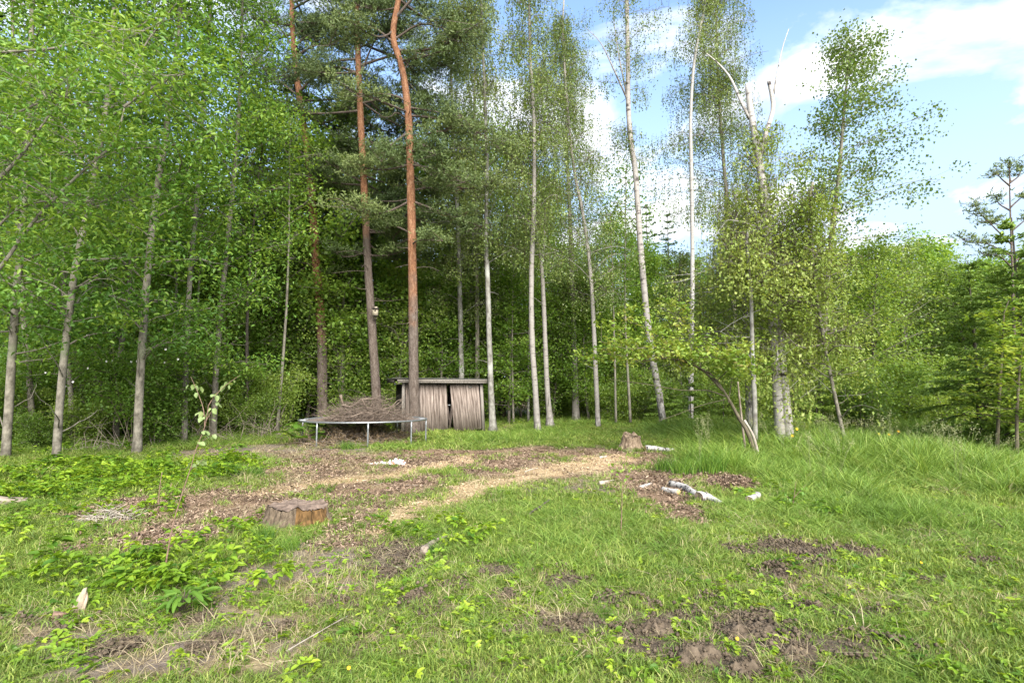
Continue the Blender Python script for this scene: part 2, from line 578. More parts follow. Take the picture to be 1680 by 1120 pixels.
M['plank'] = simple('weathered_plank', (.075, .055, .043), (.33, .27, .23), 3.0, .9, .006, .15, (9, 9, .55))
M['post'] = simple('grey_timber', (.15, .13, .11), (.30, .27, .235), 3.0, .9, .004, .15, (9, 9, .8))
M['felt'] = simple('roof_felt', (.05, .05, .045), (.12, .12, .10), 9, .95)
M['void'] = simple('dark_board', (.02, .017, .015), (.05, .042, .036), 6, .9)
M['steel'] = simple('galvanised_steel', (.20, .21, .21), (.34, .35, .355), 30, .42, .001, .5, metal=.7)
M['mat'] = simple('trampoline_mat', (.10, .085, .075), (.23, .185, .155), 9, .9)
M['cut'] = simple('cut_wood', (.075, .052, .038), (.225, .165, .125), 14, .9, .006)
M['cutfresh'] = simple('fresh_cut_wood', (.42, .22, .11), (.62, .40, .22), 20, .85)
M['splint'] = simple('split_wood', (.24, .18, .12), (.42, .34, .25), 8, .8, .004, .2, (10, 10, 1))
M['rot'] = simple('rotten_wood', (.045, .028, .013), (.185, .105, .042), 9, .95, .02, .1, (3, 3, 1))
M['stumpbark'] = simple('stump_bark', (.045, .033, .022), (.19, .145, .10), 12, .95, .02, .1, (2.4, 2.4, .7))
M['oldstump'] = simple('old_stump_wood', (.07, .045, .028), (.36, .27, .185), 8, .95, .02, .1, (2, 2, .7))
M['soil'] = simple('dug_soil', (.050, .038, .026), (.150, .115, .080), 22, .97, .02, .1)
M['chip'] = None
M['nest'] = simple('nest_box_wood', (.24, .20, .14), (.40, .35, .26), 12, .85)
M['hole'] = simple('hole_black', (.012, .01, .01), (.03, .025, .02), 10, .95)
M['yellow'] = simple('yellow_petal', (.80, .42, .01), (.90, .60, .02), 30, .6)
M['white'] = simple('white_petal', (.72, .68, .66), (.84, .82, .80), 30, .6)
M['stone'] = simple('grey_stone', (.20, .18, .16), (.36, .33, .30), 9, .9)


def chip_mat(name='wood_chip', cols=None):
    m, nt, N, L, out = new_mat(name)
    oi = N.new('ShaderNodeObjectInfo')
    t = math_n(nt, 'ADD', math_n(nt, 'MULTIPLY', attr(nt, 'tint'), .85), math_n(nt, 'MULTIPLY', oi.outputs['Random'], .15))
    c = ramp(nt, t, cols or [(0, (.062, .042, .028)), (.40, (.165, .110, .072)), (.75, (.31, .22, .15)), (1.0, (.55, .43, .31))])
    finish(nt, out, c, .85, spec=.2)
    return m


def rag_mat():
    m, nt, N, L, out = new_mat('printed_plastic')
    co = N.new('ShaderNodeTexCoord').outputs['Object']
    n1 = noise(nt, co, 9, 2)
    c = ramp(nt, n1, [(.60, (.60, .57, .57)), (.64, (.62, .16, .12))])
    finish(nt, out, c, .35, spec=.5)
    return m


M['chip'] = chip_mat()
M['sawdust'] = chip_mat('sawdust', [(0, (.27, .19, .105)), (.4, (.43, .315, .18)), (.75, (.55, .42, .26)), (1.0, (.66, .54, .37))])
M['rag'] = rag_mat()


def ground_mat():
    m, nt, N, L, out = new_mat('ground_soil_and_turf')
    p = pos(nt)
    fine = noise(nt, p, 26, 5, .7)
    midn = noise(nt, p, 5, 5, .65)
    speck = noise(nt, p, 70, 3, .6)
    c = ramp(nt, fine, [(.3, (.075, .075, .032)), (.55, (.130, .125, .050)), (.75, (.25, .215, .11))])
    def over(c, name, col, sharp=3.0, off=.35):
        f = math_n(nt, 'ADD', attr(nt, name), math_n(nt, 'MULTIPLY', math_n(nt, 'SUBTRACT', midn, .5), 1.3))
        f = math_n(nt, 'MULTIPLY', math_n(nt, 'SUBTRACT', f, off), sharp, True)
        return mixc(nt, f, c, col)
    c = over(c, 'forest', ramp(nt, fine, [(.3, (.055, .045, .024)), (.6, (.115, .090, .050)), (.8, (.20, .16, .095))]))
    c = over(c, 'straw', ramp(nt, fine, [(.3, (.20, .15, .085)), (.6, (.36, .285, .165)), (.8, (.50, .42, .27))]), 2.0)
    c = over(c, 'bare', ramp(nt, fine, [(.3, (.125, .098, .075)), (.55, (.215, .172, .135)), (.8, (.34, .28, .22))]), 2.5)
    c = over(c, 'chips', ramp(nt, speck, [(.30, (.09, .055, .038)), (.48, (.20, .13, .08)), (.62, (.33, .23, .15)), (.78, (.55, .43, .30))]), 2.5)
    c = over(c, 'saw', ramp(nt, speck, [(.3, (.36, .245, .135)), (.55, (.56, .41, .235)), (.75, (.70, .55, .35))]), 1.3, .46)
    c = over(c, 'soil', ramp(nt, fine, [(.3, (.055, .042, .029)), (.55, (.115, .089, .064)), (.8, (.21, .17, .125))]), 3.5)
    h = math_n(nt, 'ADD', fine, math_n(nt, 'MULTIPLY', speck, .6))
    finish(nt, out, c, .95, h, .03, .12)
    return m


M['ground'] = ground_mat()


# ------------------------------------------------------------------ ground zones, placed in photo pixels, evaluated on the ground
def E(px, py, rx, ry, w=1.0):
    c, a = G0(px, py), G0(px + rx, py)
    y0, y1 = G0(px, py + ry)[1], G0(px, max(py - ry, 646))[1]
    return (c[0], .5 * (y0 + y1), a[0] - c[0], max(.5 * (y1 - y0), .05), w)


def seg(pts, ry, n=6, w=1.0):                # ellipses strung along a line of pixels
    out = []
    p = np.asarray(pts, float)
    for a, b in zip(p[:-1], p[1:]):
        for t in np.linspace(0, 1, n):
            q = a * (1 - t) + b * t
            out.append(E(q[0], q[1], np.linalg.norm(b - a) / n * 1.1 + ry, ry, w))
    return out


Z = {
    'chips': [E(1075, 752, 45, 14), E(1010, 770, 90, 18), E(330, 832, 200, 38, .9), E(590, 812, 140, 48, .9), E(700, 757, 140, 22), E(880, 765, 160, 32), E(970, 750, 90, 16), E(1180, 788, 75, 22),
              E(1080, 800, 75, 28), E(1105, 838, 60, 22, .8), E(230, 888, 130, 28), E(575, 880, 65, 34), E(480, 760, 120, 22, .55), E(560, 770, 130, 26, .7), E(470, 820, 120, 40)],
    'saw': seg([(440, 806), (600, 786), (700, 771), (770, 757)], 9) + seg([(620, 868), (700, 830), (790, 800), (880, 778), (985, 760)], 12) + [E(1010, 752, 30, 8)],
    'soil': [E(1310, 903, 66, 22), E(1425, 917, 40, 15), E(1285, 943, 34, 14), E(1525, 960, 24, 9), E(1230, 1035, 70, 26), E(1150, 1072, 55, 22), E(1070, 1030, 45, 20),
             E(950, 1022, 75, 20, .8), E(1310, 1078, 40, 14), E(1225, 1092, 45, 14), E(1380, 1065, 70, 22, .8), E(820, 935, 45, 16, .9), E(672, 983, 30, 12), E(835, 978, 26, 10),
             E(1210, 905, 50, 14, .8), E(330, 1010, 28, 14), E(205, 1055, 34, 14), E(360, 1052, 50, 18, .8), E(1330, 1000, 40, 14, .8), E(1420, 1045, 30, 10, .8), E(1385, 1010, 24, 8),
             E(640, 905, 80, 26, .7), E(620, 935, 50, 16, .7), E(1540, 880, 24, 8), E(1030, 985, 50, 16, .6), E(1130, 1010, 60, 16, .8), E(1180, 990, 40, 10, .7), E(930, 955, 50, 14, .7), E(1290, 1040, 46, 14, .8), E(1455, 1010, 40, 10, .6), E(1350, 930, 50, 12, .6), E(745, 960, 40, 12, .6), E(560, 985, 50, 14, .6), E(1250, 1060, 50, 12, .8), E(1620, 930, 50, 12, .5), E(700, 1010, 50, 12, .5), E(860, 1035, 60, 12, .6), E(1490, 1070, 60, 14, .5), E(90, 1020, 60, 14, .6), E(440, 1025, 50, 14, .6), E(1590, 855, 60, 9, .5), E(1065, 1060, 60, 18, .7)],
    'straw': [E(190, 1040, 95, 34), E(360, 1030, 120, 50), E(420, 1080, 110, 40), E(540, 960, 110, 40, .8), E(260, 1100, 180, 26, .7), E(470, 960, 70, 30, .7), E(900, 1000, 110, 28, .6), E(600, 960, 100, 30, .5), E(1250, 870, 60, 22, .6),
              E(30, 1040, 60, 30, .8), E(1650, 990, 45, 18, .8), E(1320, 960, 40, 12), E(1560, 770, 60, 30, .5), E(520, 1010, 60, 30, .6), E(180, 800, 40, 10, .5), E(500, 790, 200, 30, .45), E(1000, 1050, 120, 26, .5), E(780, 1000, 110, 24, .5), E(1180, 960, 120, 20, .5), E(1420, 990, 120, 22, .45), E(650, 1060, 120, 30, .45), E(1300, 1100, 120, 20, .5), E(1080, 900, 120, 20, .4), E(880, 790, 160, 20, .4), E(1550, 900, 90, 18, .4), E(700, 830, 120, 30, .5)],
    'bare': [E(300, 985, 120, 20, .5), E(520, 930, 110, 26, .7), E(600, 900, 80, 22, .7), E(430, 1015, 110, 22, .6), E(120, 1060, 120, 24, .6), E(860, 800, 120, 12, .5), E(1000, 800, 110, 18, .6), E(250, 850, 150, 30, .6), E(980, 1010, 120, 20, .5), E(450, 742, 150, 16), E(330, 745, 90, 14, .8), E(560, 745, 100, 12, .8), E(430, 950, 90, 30, .8), E(250, 1085, 190, 32, .8), E(330, 1025, 170, 40, .7), E(110, 1045, 130, 34, .8), E(430, 1060, 120, 26, .7), E(640, 930, 90, 26, .8), E(560, 955, 90, 24, .7), E(700, 890, 60, 20, .6), E(40, 1010, 70, 24, .7), E(1000, 1030, 130, 24, .6), E(1180, 1060, 140, 26, .6), E(1330, 960, 110, 26, .5), E(480, 905, 50, 16), E(830, 705, 40, 6), E(30, 1000, 60, 30, .5)],
    'herb': [E(120, 795, 250, 48, 1.5), E(90, 865, 160, 40, .7), E(150, 955, 210, 48, .68), E(30, 940, 70, 50, .6), E(370, 890, 90, 28, .6), E(360, 950, 110, 30, .9), E(420, 985, 80, 22, .4), E(320, 770, 120, 20, .7),
             E(650, 868, 60, 26, .5), E(1300, 830, 60, 30, .5), E(700, 900, 120, 40, .35)],
    'tall': [E(1480, 762, 290, 70, .62), E(1330, 740, 110, 34, .7), E(1600, 720, 160, 18, .7), E(1165, 756, 90, 15, .45), E(1150, 715, 110, 14, .36), E(960, 690, 240, 14, .34), E(1130, 690, 150, 22, .42), E(830, 722, 100, 10, .30), E(900, 712, 90, 14, .26),
             E(1000, 880, 190, 50, .15), E(1010, 930, 240, 34, .13), E(850, 845, 120, 24, .14), E(1330, 800, 130, 50, .42), E(1250, 860, 150, 32, .16), E(1500, 850, 220, 34, .24), E(400, 768, 70, 18, .28), E(80, 722, 160, 12, .5),
             E(330, 728, 60, 7, .3), E(640, 738, 130, 5, .25), E(700, 880, 70, 26, .14), E(1430, 900, 90, 20, .14), E(1640, 800, 100, 60, .4)],
}


def field(name, x, y, soft=1.0):
    tot = np.zeros_like(np.asarray(x, float))
    wx = x + .35 * (fbm(x * 1.3, y * 1.3, 77, 3) - .5) * np.clip(y / 6, .4, 2)
    wy = y + .55 * (fbm(x * 1.3 + 40, y * 1.3, 78, 3) - .5) * np.clip(y / 6, .4, 2.5)
    for cx, cy, rx, ry, w in Z[name]:
        r2 = ((wx - cx) / rx) ** 2 + ((wy - cy) / ry) ** 2
        tot = np.maximum(tot, w * np.clip(1.35 * (1.15 - r2), 0, 1))
    return tot


def forest_field(x, y):                      # woodland floor: under the trees on the left and behind the shed
    edge = np.interp(x, [-40, -10.5, -7.5, -5, -3, -1, 2, 6, 10, 14, 40], [11.5, 12.5, 14.5, 17.5, 20.5, 22.5, 25, 24, 21, 22, 22])
    return np.clip((y - edge + 1.8 * (fbm(x * .6, y * .6, 55, 3) - .5)) / 2.0, 0, 1)


def build_ground():
    def axis(lo, hi, near, n):
        t = np.linspace(-1, 1, n)
        k = 5.2
        s = np.sinh(k * t) / math.sinh(k)
        return s
    n = 330
    kx = 4.9
    xs = np.sinh(kx * np.linspace(-1, 1, n)) / math.sinh(kx) * 420
    ys = 5.5 + np.sinh(kx * np.linspace(-1, 1, n)) / math.sinh(kx) * 420
    X, Y = np.meshgrid(xs, ys)
    x, y = X.ravel(), Y.ravel()
    z = gz(x, y)
    soil = field('soil', x, y)
    z = z + soil * .05 * (fbm(x * 9, y * 9, 5, 3) - .35)
    V = np.stack([x, y, z], 1)
    i, j = np.meshgrid(np.arange(n - 1), np.arange(n - 1), indexing='ij')
    a = (i * n + j).ravel()
    f = np.stack([a, a + 1, a + n + 1, a + n], 1)
    at = {k: field(k, x, y) for k in ('chips', 'saw', 'straw', 'bare')}
    at['soil'] = soil
    at['forest'] = forest_field(x, y)
    o = obj('ground', mesh_from('ground', V, f, M['ground'], True, at))
    tag(o, 'clearing of rough grass, soil and wood chips at the woodland edge', kind='structure')


build_ground()

# ------------------------------------------------------------------ scattered ground cover (real geometry on points)
PROTO = {}


def proto_coll(name, meshes):
    c = bpy.data.collections.new(name)
    for k, me in enumerate(meshes):
        o = bpy.data.objects.new('%s_piece_%02d' % (name, k), me)
        c.objects.link(o)
    return c


def blades(n, spread, h, w, lean, mat, name, segs=2, hvar=.5, flat=0.0):
    bag = Bag()
    a = rng.uniform(0, 2 * PI, n); r = spread * np.sqrt(rng.random(n))
    bx, by = np.cos(a) * r, np.sin(a) * r
    az = a + rng.normal(0, 2.0, n)
    hh = h * rng.uniform(1 - hvar, 1, n)
    ln = lean * rng.uniform(.3, 1.3, n) * hh
    face = rng.uniform(0, 2 * PI, n)
    ww = w * rng.uniform(.7, 1.2, n)
    rows = []
    for k in range(segs + 1):
        t = k / segs
        z = hh * (t - flat * t * t) * (1 - .35 * lean * t * t)
        d = ln * t ** 1.8
        cx, cy = bx + np.cos(az) * d, by + np.sin(az) * d
        hw = ww * .5 * (1 - t ** 1.5 * .88)
        rows += [np.stack([cx - np.cos(face) * hw, cy - np.sin(face) * hw, z - (.02 if k == 0 else 0)], 1),
                 np.stack([cx + np.cos(face) * hw, cy + np.sin(face) * hw, z - (.02 if k == 0 else 0)], 1)]
    k2 = 2 * (segs + 1)
    V = np.stack(rows, 1).reshape(-1, 3)
    b = (np.arange(n) * k2)[:, None]
    f = np.vstack([b + np.array([[2 * k, 2 * k + 1, 2 * k + 3, 2 * k + 2]]) for k in range(segs)])
    bag.add(V, f, tint=np.repeat(rng.random(n), k2))
    return bag.mesh(name, mat)


def herb_plant(n, h, L_, W_, mat, name, spread=.07):
    bag = Bag()
    a = rng.uniform(0, 2 * PI, n); r = spread * np.sqrt(rng.random(n))
    hh = h * rng.uniform(.35, 1, n)
    c = np.stack([np.cos(a) * r * 1.2, np.sin(a) * r * 1.2, hh], 1)
    base = np.stack([np.cos(a) * r * .3, np.sin(a) * r * .3, np.zeros(n) - .02], 1)
    t = np.clip(rng.normal(.5, .2, n), 0, .98)
    D = np.stack([np.cos(a), np.sin(a), np.zeros(n)], 1)
    for k in range(3):
        rot = (k - 1) * .9
        d2 = np.stack([np.cos(a + rot), np.sin(a + rot), np.zeros(n)], 1)
        leaf_quads(bag, c, L_, W_, t, up=.72, down=.12, dirs=d2 * 1.4, full=True)
    Vq = np.stack([base - [.0015, 0, 0], base + [.0015, 0, 0], c + [.001, 0, 0], c - [.001, 0, 0]], 1).reshape(-1, 3)
    bag.add(Vq, (np.arange(n) * 4)[:, None] + np.array([[0, 1, 2, 3]]), tint=.2)
    return bag.mesh(name, mat)


def scatter(name, coll, pts, scl, label, tilt=.12, npick=1):
    pts = np.asarray(pts, np.float32)
    n = len(pts)
    me = bpy.data.meshes.new(name)
    me.vertices.add(n)
    me.vertices.foreach_set('co', pts.ravel())
    rot = np.stack([rng.normal(0, tilt, n), rng.normal(0, tilt, n), rng.uniform(0, 2 * PI, n)], 1).astype(np.float32)
    a = me.attributes.new('rot', 'FLOAT_VECTOR', 'POINT'); a.data.foreach_set('vector', rot.ravel())
    s = np.asarray(scl, np.float32)
    if s.ndim == 1: s = np.repeat(s[:, None], 3, 1)
    a = me.attributes.new('scl', 'FLOAT_VECTOR', 'POINT'); a.data.foreach_set('vector', s.ravel())
    a = me.attributes.new('idx', 'INT', 'POINT'); a.data.foreach_set('value', rng.integers(0, npick, n).astype(np.int32))
    o = obj(name, me)
    ng = bpy.data.node_groups.new(name + '_scatter', 'GeometryNodeTree')
    ng.interface.new_socket('Geometry', in_out='INPUT', socket_type='NodeSocketGeometry')
    ng.interface.new_socket('Geometry', in_out='OUTPUT', socket_type='NodeSocketGeometry')
    N, L = ng.nodes, ng.links
    gi, go = N.new('NodeGroupInput'), N.new('NodeGroupOutput')
    ci = N.new('GeometryNodeCollectionInfo')
    ci.inputs['Collection'].default_value = coll
    ci.inputs['Separate Children'].default_value = True
    ci.inputs['Reset Children'].default_value = True
    ip = N.new('GeometryNodeInstanceOnPoints')
    ip.inputs['Pick Instance'].default_value = True
    def na(nm, ty):
        q = N.new('GeometryNodeInputNamedAttribute')
        q.data_type = ty
        q.inputs['Name'].default_value = nm
        return q.outputs['Attribute']
    L.new(gi.outputs[0], ip.inputs['Points'])
    L.new(ci.outputs[0], ip.inputs['Instance'])
    L.new(na('idx', 'INT'), ip.inputs['Instance Index'])
    L.new(na('rot', 'FLOAT_VECTOR'), ip.inputs['Rotation'])
    L.new(na('scl', 'FLOAT_VECTOR'), ip.inputs['Scale'])
    L.new(ip.outputs[0], go.inputs[0])
    md = o.modifiers.new('scatter', 'NODES')
    md.node_group = ng
    tag(o, label, kind='stuff')
    return o


def spots(y0, y1, per_m2, slope=1.12, xlo=None, xhi=None):
    """Random ground positions in the wedge in front of the camera (a little wider than the view)."""
    area = slope * (y1 * y1 - y0 * y0)
    n = int(area * per_m2)
    y = np.sqrt(rng.uniform(y0 * y0, y1 * y1, n))
    x = rng.uniform(-1, 1, n) * slope * y
    return x, y


def all_masks(x, y):
    m = {k: field(k, x, y) for k in Z}
    m['forest'] = forest_field(x, y)
    return m


def grass_layers():
    lawn_p = proto_coll('lawn_clump', [blades(44, .085, .058 + .012 * k, .0050 + .0008 * k, 1.1 - .12 * k, M['lawn'], 'lawn_clump', 2, .7) for k in range(5)])
    mead_p = proto_coll('meadow_clump', [blades(26, .10, 1.0, 1 * (.009 + .0016 * k), .24 + .06 * k, M['meadow'], 'meadow_clump', 4, .6) for k in range(5)])
    straw_p = proto_coll('straw_clump', [blades(22, .10, .16, .0042, 1.6, M['straw'], 'straw_clump', 2, .5, .75) for _ in range(4)])
    LX, LZ, LS, MX, MS, SX, SS = [], [], [], [], [], [], []
    for y0, y1, d in ((2.2, 4.5, 330), (4.5, 7.5, 190), (7.5, 13, 85), (13, 24, 34), (24, 34, 9)):
        x, y = spots(y0, y1, d)
        m = all_masks(x, y)
        cov = 1 - np.maximum.reduce([np.clip(m['chips'] * 1.9, 0, 1) * np.clip(3.4 * (fbm(x * 1.2 + 7, y * 1.2, 19, 3) - .16), .62, 1), m['saw'] * 1.1, m['soil'] * 1.15, m['bare'] * 1.2, m['straw'] * .72, m['forest'] * .75, np.clip(m['herb'] * .30, 0, 1)])
        patch = fbm(x * .9, y * .9, 21, 3)
        cov = cov * np.clip(.35 + 1.5 * patch, .25, 1)
        keep = rng.random(len(x)) < np.clip(cov, .015, 1)
        x, y, patch, tall = x[keep], y[keep], patch[keep], m['tall'][keep]
        far = (1.0 if y0 < 4 else 1.25 if y0 < 7 else 1.8 if y0 < 12 else 2.7)
        h = rng.uniform(.6, 1.2, len(x)) * (.40 + 1.0 * patch) * (.82 if y0 < 4 else .95)
        LX.append(np.stack([x, y, gz(x, y)], 1)); LS.append(np.stack([far * rng.uniform(.8, 1.2, len(x))] * 2 + [h * (1 + .25 * (far - 1))], 1))
        # taller grass where the clearing is unmown
        x, y = spots(y0, y1, d * .62)
        m = all_masks(x, y)
        t = m['tall'] * (1 - np.clip(np.maximum(m['chips'] * 1.1, m['soil']), 0, 1))
        wild = (fbm(x * 1.4 + 9, y * 1.4, 91, 3) > .60) * np.clip(.02 * y, .03, .11) * (1 - np.clip(np.maximum.reduce([m['chips'], m['soil'], m['saw']]) * 1.2, 0, 1))
        wood = m['forest'] * .30 * (fbm(x * .4, y * .4, 95, 2) > .45)
        t = np.maximum.reduce([t, wild, wood])
        keep = (t > .05) & (rng.random(len(x)) < np.clip(t * 3 + .18, 0, .9))
        x, y, t = x[keep], y[keep], t[keep]
        hh = t * rng.uniform(.55, 1.2, len(x)) * (.6 + .8 * fbm(x * .8, y * .8, 33, 2))
        MX.append(np.stack([x, y, gz(x, y)], 1))
        wd = np.clip(hh * 2.2, .75, 1.15) * (1 if y0 < 7 else 1.3 if y0 < 12 else 1.9)
        MS.append(np.stack([wd, wd, hh], 1))
        x, y = spots(y0, y1, d * .35)
        m = all_masks(x, y)
        st_ = np.maximum(m['straw'], np.maximum(m['bare'] * .5, .10 * (fbm(x * 2, y * 2, 44, 2) > .55)))
        st_ = np.maximum(st_, m['soil'] * .28)
        keep = rng.random(len(x)) < np.clip(st_ * 1.5, 0, 1) * (1 - m['forest'])
        x, y = x[keep], y[keep]
        SX.append(np.stack([x, y, gz(x, y)], 1))
        q = rng.uniform(.5, 1.15, len(x)) * (1 if y0 < 7 else 1.5)
        SS.append(np.stack([q * 1.15, q * 1.15, q * .75], 1))
    scatter('grass', lawn_p, np.concatenate(LX), np.concatenate(LS), 'short yellow-green grass over the clearing', .18, 5)
    scatter('meadow_grass', mead_p, np.concatenate(MX), np.concatenate(MS), 'long unmown grass at the edge of the clearing', .09, 5)
    scatter('dry_grass', straw_p, np.concatenate(SX), np.concatenate(SS), 'flattened straw-coloured dead grass among the green', .25, 4)
    return len(np.concatenate(LX)), len(np.concatenate(MX))


def herb_layers():
    hp = proto_coll('herb_plant', [herb_plant(6 + k, .17, .040 + .010 * k, .025 + .005 * k, M['herb'], 'herb_plant', .085) for k in range(5)])
    X, Sc = [], []
    for y0, y1, d in ((2.2, 5, 120), (5, 9, 75), (9, 14, 42), (14, 26, 9)):
        x, y = spots(y0, y1, d)
        m = all_masks(x, y)
        pr = m['herb'] * np.clip(2.6 * (fbm(x * 1.7, y * 1.7, 61, 3) - .30), 0, 1.1) * (1 - .6 * np.clip(m['chips'] + m['soil'], 0, 1))
        pr = np.maximum(pr, m['forest'] * .28)
        keep = rng.random(len(x)) < pr
        x, y = x[keep], y[keep]
        X.append(np.stack([x, y, gz(x, y)], 1))
        Sc.append(rng.uniform(.45, 1.2, len(x)) * (1 if y0 < 9 else 1.3))
    scatter('ground_cover', hp, np.concatenate(X), np.concatenate(Sc), 'bright green leafy ground cover in front of the left trees', .15, 5)
    # small rosettes (clover, dandelion, plantain) low in the turf
    lp = proto_coll('turf_weed', [herb_plant(6, .035, .040, .022, M['herb'], 'turf_weed', .05) for _ in range(4)])
    X, Sc = [], []
    for y0, y1, d in ((2.2, 5, 150), (5, 9, 50), (9, 13, 12)):
        x, y = spots(y0, y1, d)
        m = all_masks(x, y)
        pr = np.clip(.15 + 1.3 * (fbm(x * .8 + 3, y * .8, 71, 3) - .42), .04, 1) + (x > 1.2) * .15
        pr = pr * (1 - .9 * np.clip(m['chips'] + m['soil'] + m['saw'], 0, 1))
        keep = rng.random(len(x)) < pr
        x, y = x[keep], y[keep]
        X.append(np.stack([x, y, gz(x, y)], 1)); Sc.append(rng.uniform(.45, 1.35, len(x)))
    scatter('turf_weeds', lp, np.concatenate(X), np.concatenate(Sc), 'low clover and dandelion leaves in the turf', .2, 4)


def chip_piece(n, spread, name, ln=(.012, .05)):
    bag = Bag()
    c = np.stack([rng.normal(0, spread, n), rng.normal(0, spread, n), rng.uniform(.002, .016, n)], 1)
    L_ = rng.uniform(*ln, n)
    leaf_quads(bag, c, 1.0, 1.0, 0.0, up=.8, down=0) if False else None
    a = rng.uniform(0, 2 * PI, n)
    tl = rng.normal(0, .35, n)
    D = np.stack([np.cos(a) * np.cos(tl), np.sin(a) * np.cos(tl), np.sin(tl)], 1) * L_[:, None] * .5
    Sd = np.stack([-np.sin(a), np.cos(a), rng.normal(0, .4, n)], 1) * (L_ * rng.uniform(.18, .45, n))[:, None] * .5
    V = np.stack([c - D - Sd, c + D - Sd * .7, c + D * .9 + Sd, c - D * .8 + Sd * .8], 1).reshape(-1, 3)
    bag.add(V, (np.arange(n) * 4)[:, None] + np.array([[0, 1, 2, 3]]), tint=np.repeat(rng.random(n), 4))
    return bag.mesh(name, M['chip'])


def chip_layers():
    cp = proto_coll('chip_clump', [chip_piece(26, .07, 'chip_clump') for _ in range(5)])
    X, Sc = [], []
    for y0, y1, d in ((4, 8, 230), (8, 12, 120), (12, 17, 45)):
        x, y = spots(y0, y1, d, .95)
        m = all_masks(x, y)
        keep = rng.random(len(x)) < np.clip(m['chips'] * .85 * (1 - .85 * np.clip(m['saw'] * 1.3, 0, 1)) * np.clip(3.2 * (fbm(x * 1.9, y * 1.9, 14, 3) - .20), .25, 1), 0, 1)
        x, y = x[keep], y[keep]
        X.append(np.stack([x, y, gz(x, y)], 1)); Sc.append(rng.uniform(.8, 1.3, len(x)) * (1 if y0 < 8 else 1.25))
    scatter('wood_chips', cp, np.concatenate(X), np.concatenate(Sc), 'reddish brown wood chips and bark bits along the track', .1, 5)
    sp_ = []
    for k in range(3):
        sp_.append(chip_piece(30, .08, 'sawdust_clump', (.008, .028)))
        sp_[-1].materials.clear(); sp_[-1].materials.append(M['sawdust'])
    x, y = spots(5, 13, 190, .95)
    k = rng.random(len(x)) < np.clip(field('saw', x, y) * 1.1, 0, 1) * np.clip(3 * (fbm(x * 2.1, y * 2.1, 15, 3) - .22), .2, 1)
    x, y = x[k], y[k]
    scatter('sawdust', proto_coll('sawdust_clump', sp_), np.stack([x, y, gz(x, y)], 1), rng.uniform(.8, 1.4, len(x)), 'pale tan sawdust strewn in strips along the track', .08, 3)
    bag = Bag()
    A, B = [], []
    x, y = spots(2.4, 18, 1.1, .95)
    m = all_masks(x, y)
    k = rng.random(len(x)) < np.clip(.12 + .6 * m['chips'] + .5 * m['bare'] + .4 * m['forest'], 0, 1)
    x, y = x[k], y[k]
    a = rng.uniform(0, 2 * PI, len(x)); l = rng.uniform(.06, .32, len(x))
    z = gz(x, y)
    x2, y2 = x + np.cos(a) * l, y + np.sin(a) * l
    twigs(bag, np.stack([x, y, z + .012], 1), np.stack([x2, y2, gz(x2, y2) + rng.uniform(.01, .07, len(x))], 1), .0055, .003)
    tag(obj('fallen_twigs', bag.mesh('fallen_twigs', M['twig'])), 'small broken twigs lying on soil and chips', kind='stuff')
    # crumbs of earth on the dug patches
    cb = []
    for k in range(3):
        b = Bag()
        n = 14
        c = np.stack([rng.normal(0, .05, n), rng.normal(0, .05, n), rng.uniform(0, .012, n)], 1)
        r = rng.uniform(.006, .022, n)
        o6 = np.array([[1, 0, 0], [0, 1, 0], [-1, 0, 0], [0, -1, 0], [0, 0, .8], [0, 0, -.8]], float)
        V = (c[:, None] + o6[None] * r[:, None, None] * rng.uniform(.7, 1.3, (n, 6, 1))).reshape(-1, 3)
        t8 = np.array([[0, 1, 4], [1, 2, 4], [2, 3, 4], [3, 0, 4], [1, 0, 5], [2, 1, 5], [3, 2, 5], [0, 3, 5]])
        b.add(V, None, ((np.arange(n) * 6)[:, None, None] + t8[None]).reshape(-1, 3))
        cb.append(b.mesh('soil_crumb', M['soil']))
    cc = proto_coll('soil_crumb', cb)
    x, y = spots(2.3, 8, 260, 1.0)
    k = rng.random(len(x)) < field('soil', x, y) * .85
    x, y = x[k], y[k]
    scatter('soil_crumbs', cc, np.stack([x, y, gz(x, y) + .01], 1), rng.uniform(.25, 1.25, len(x)), 'crumbs of dug dark earth on the bare patches', .2, 3)


NG = grass_layers()
herb_layers()
chip_layers()
print('grass', NG)

# ------------------------------------------------------------------ trees
def trunk_path(pts, Y, dy=0.0, ext=0.0, n=None, step=.35):
    """A trunk whose line runs through photo pixels (foot first), standing at depth Y."""
    p = []
    for k, (px, py) in enumerate(pts):
        if k == 0:
            q = P(px, py, Y)
            q[2] = float(gz(q[0], q[1])) - .12
        else:
            q = P(px, py, Y + dy * k / max(len(pts) - 1, 1))
        p.append(q)
    if ext:
        d = p[-1] - p[-2]
        d /= np.linalg.norm(d)
        d = d * .6 + np.array([0, 0, .6])
        d /= np.linalg.norm(d)
        p.append(p[-1] + d * ext * .5)
        p.append(p[-1] + d * ext * .5 + np.array([.1, 0, 0]))
    ln = sum(np.linalg.norm(np.subtract(a, b)) for a, b in zip(p[1:], p[:-1]))
    return resample(p, n or max(int(ln / step), 6))


def along(path, t):                          # points at fractions t of a path
    i = np.clip(np.asarray(t) * (len(path) - 1), 0, len(path) - 1.001)
    k = i.astype(int)
    f = (i - k)[:, None]
    return path[k] * (1 - f) + path[k + 1] * f


def limb_curve(a, d, L_, droop, n=6):
    s = np.linspace(0, 1, n)[:, None]
    side = rng.normal(0, .10, 3) * L_
    return a + d * L_ * s + np.array([0, 0, -1.0]) * droop * L_ * s ** 2 + side * np.sin(s * PI)


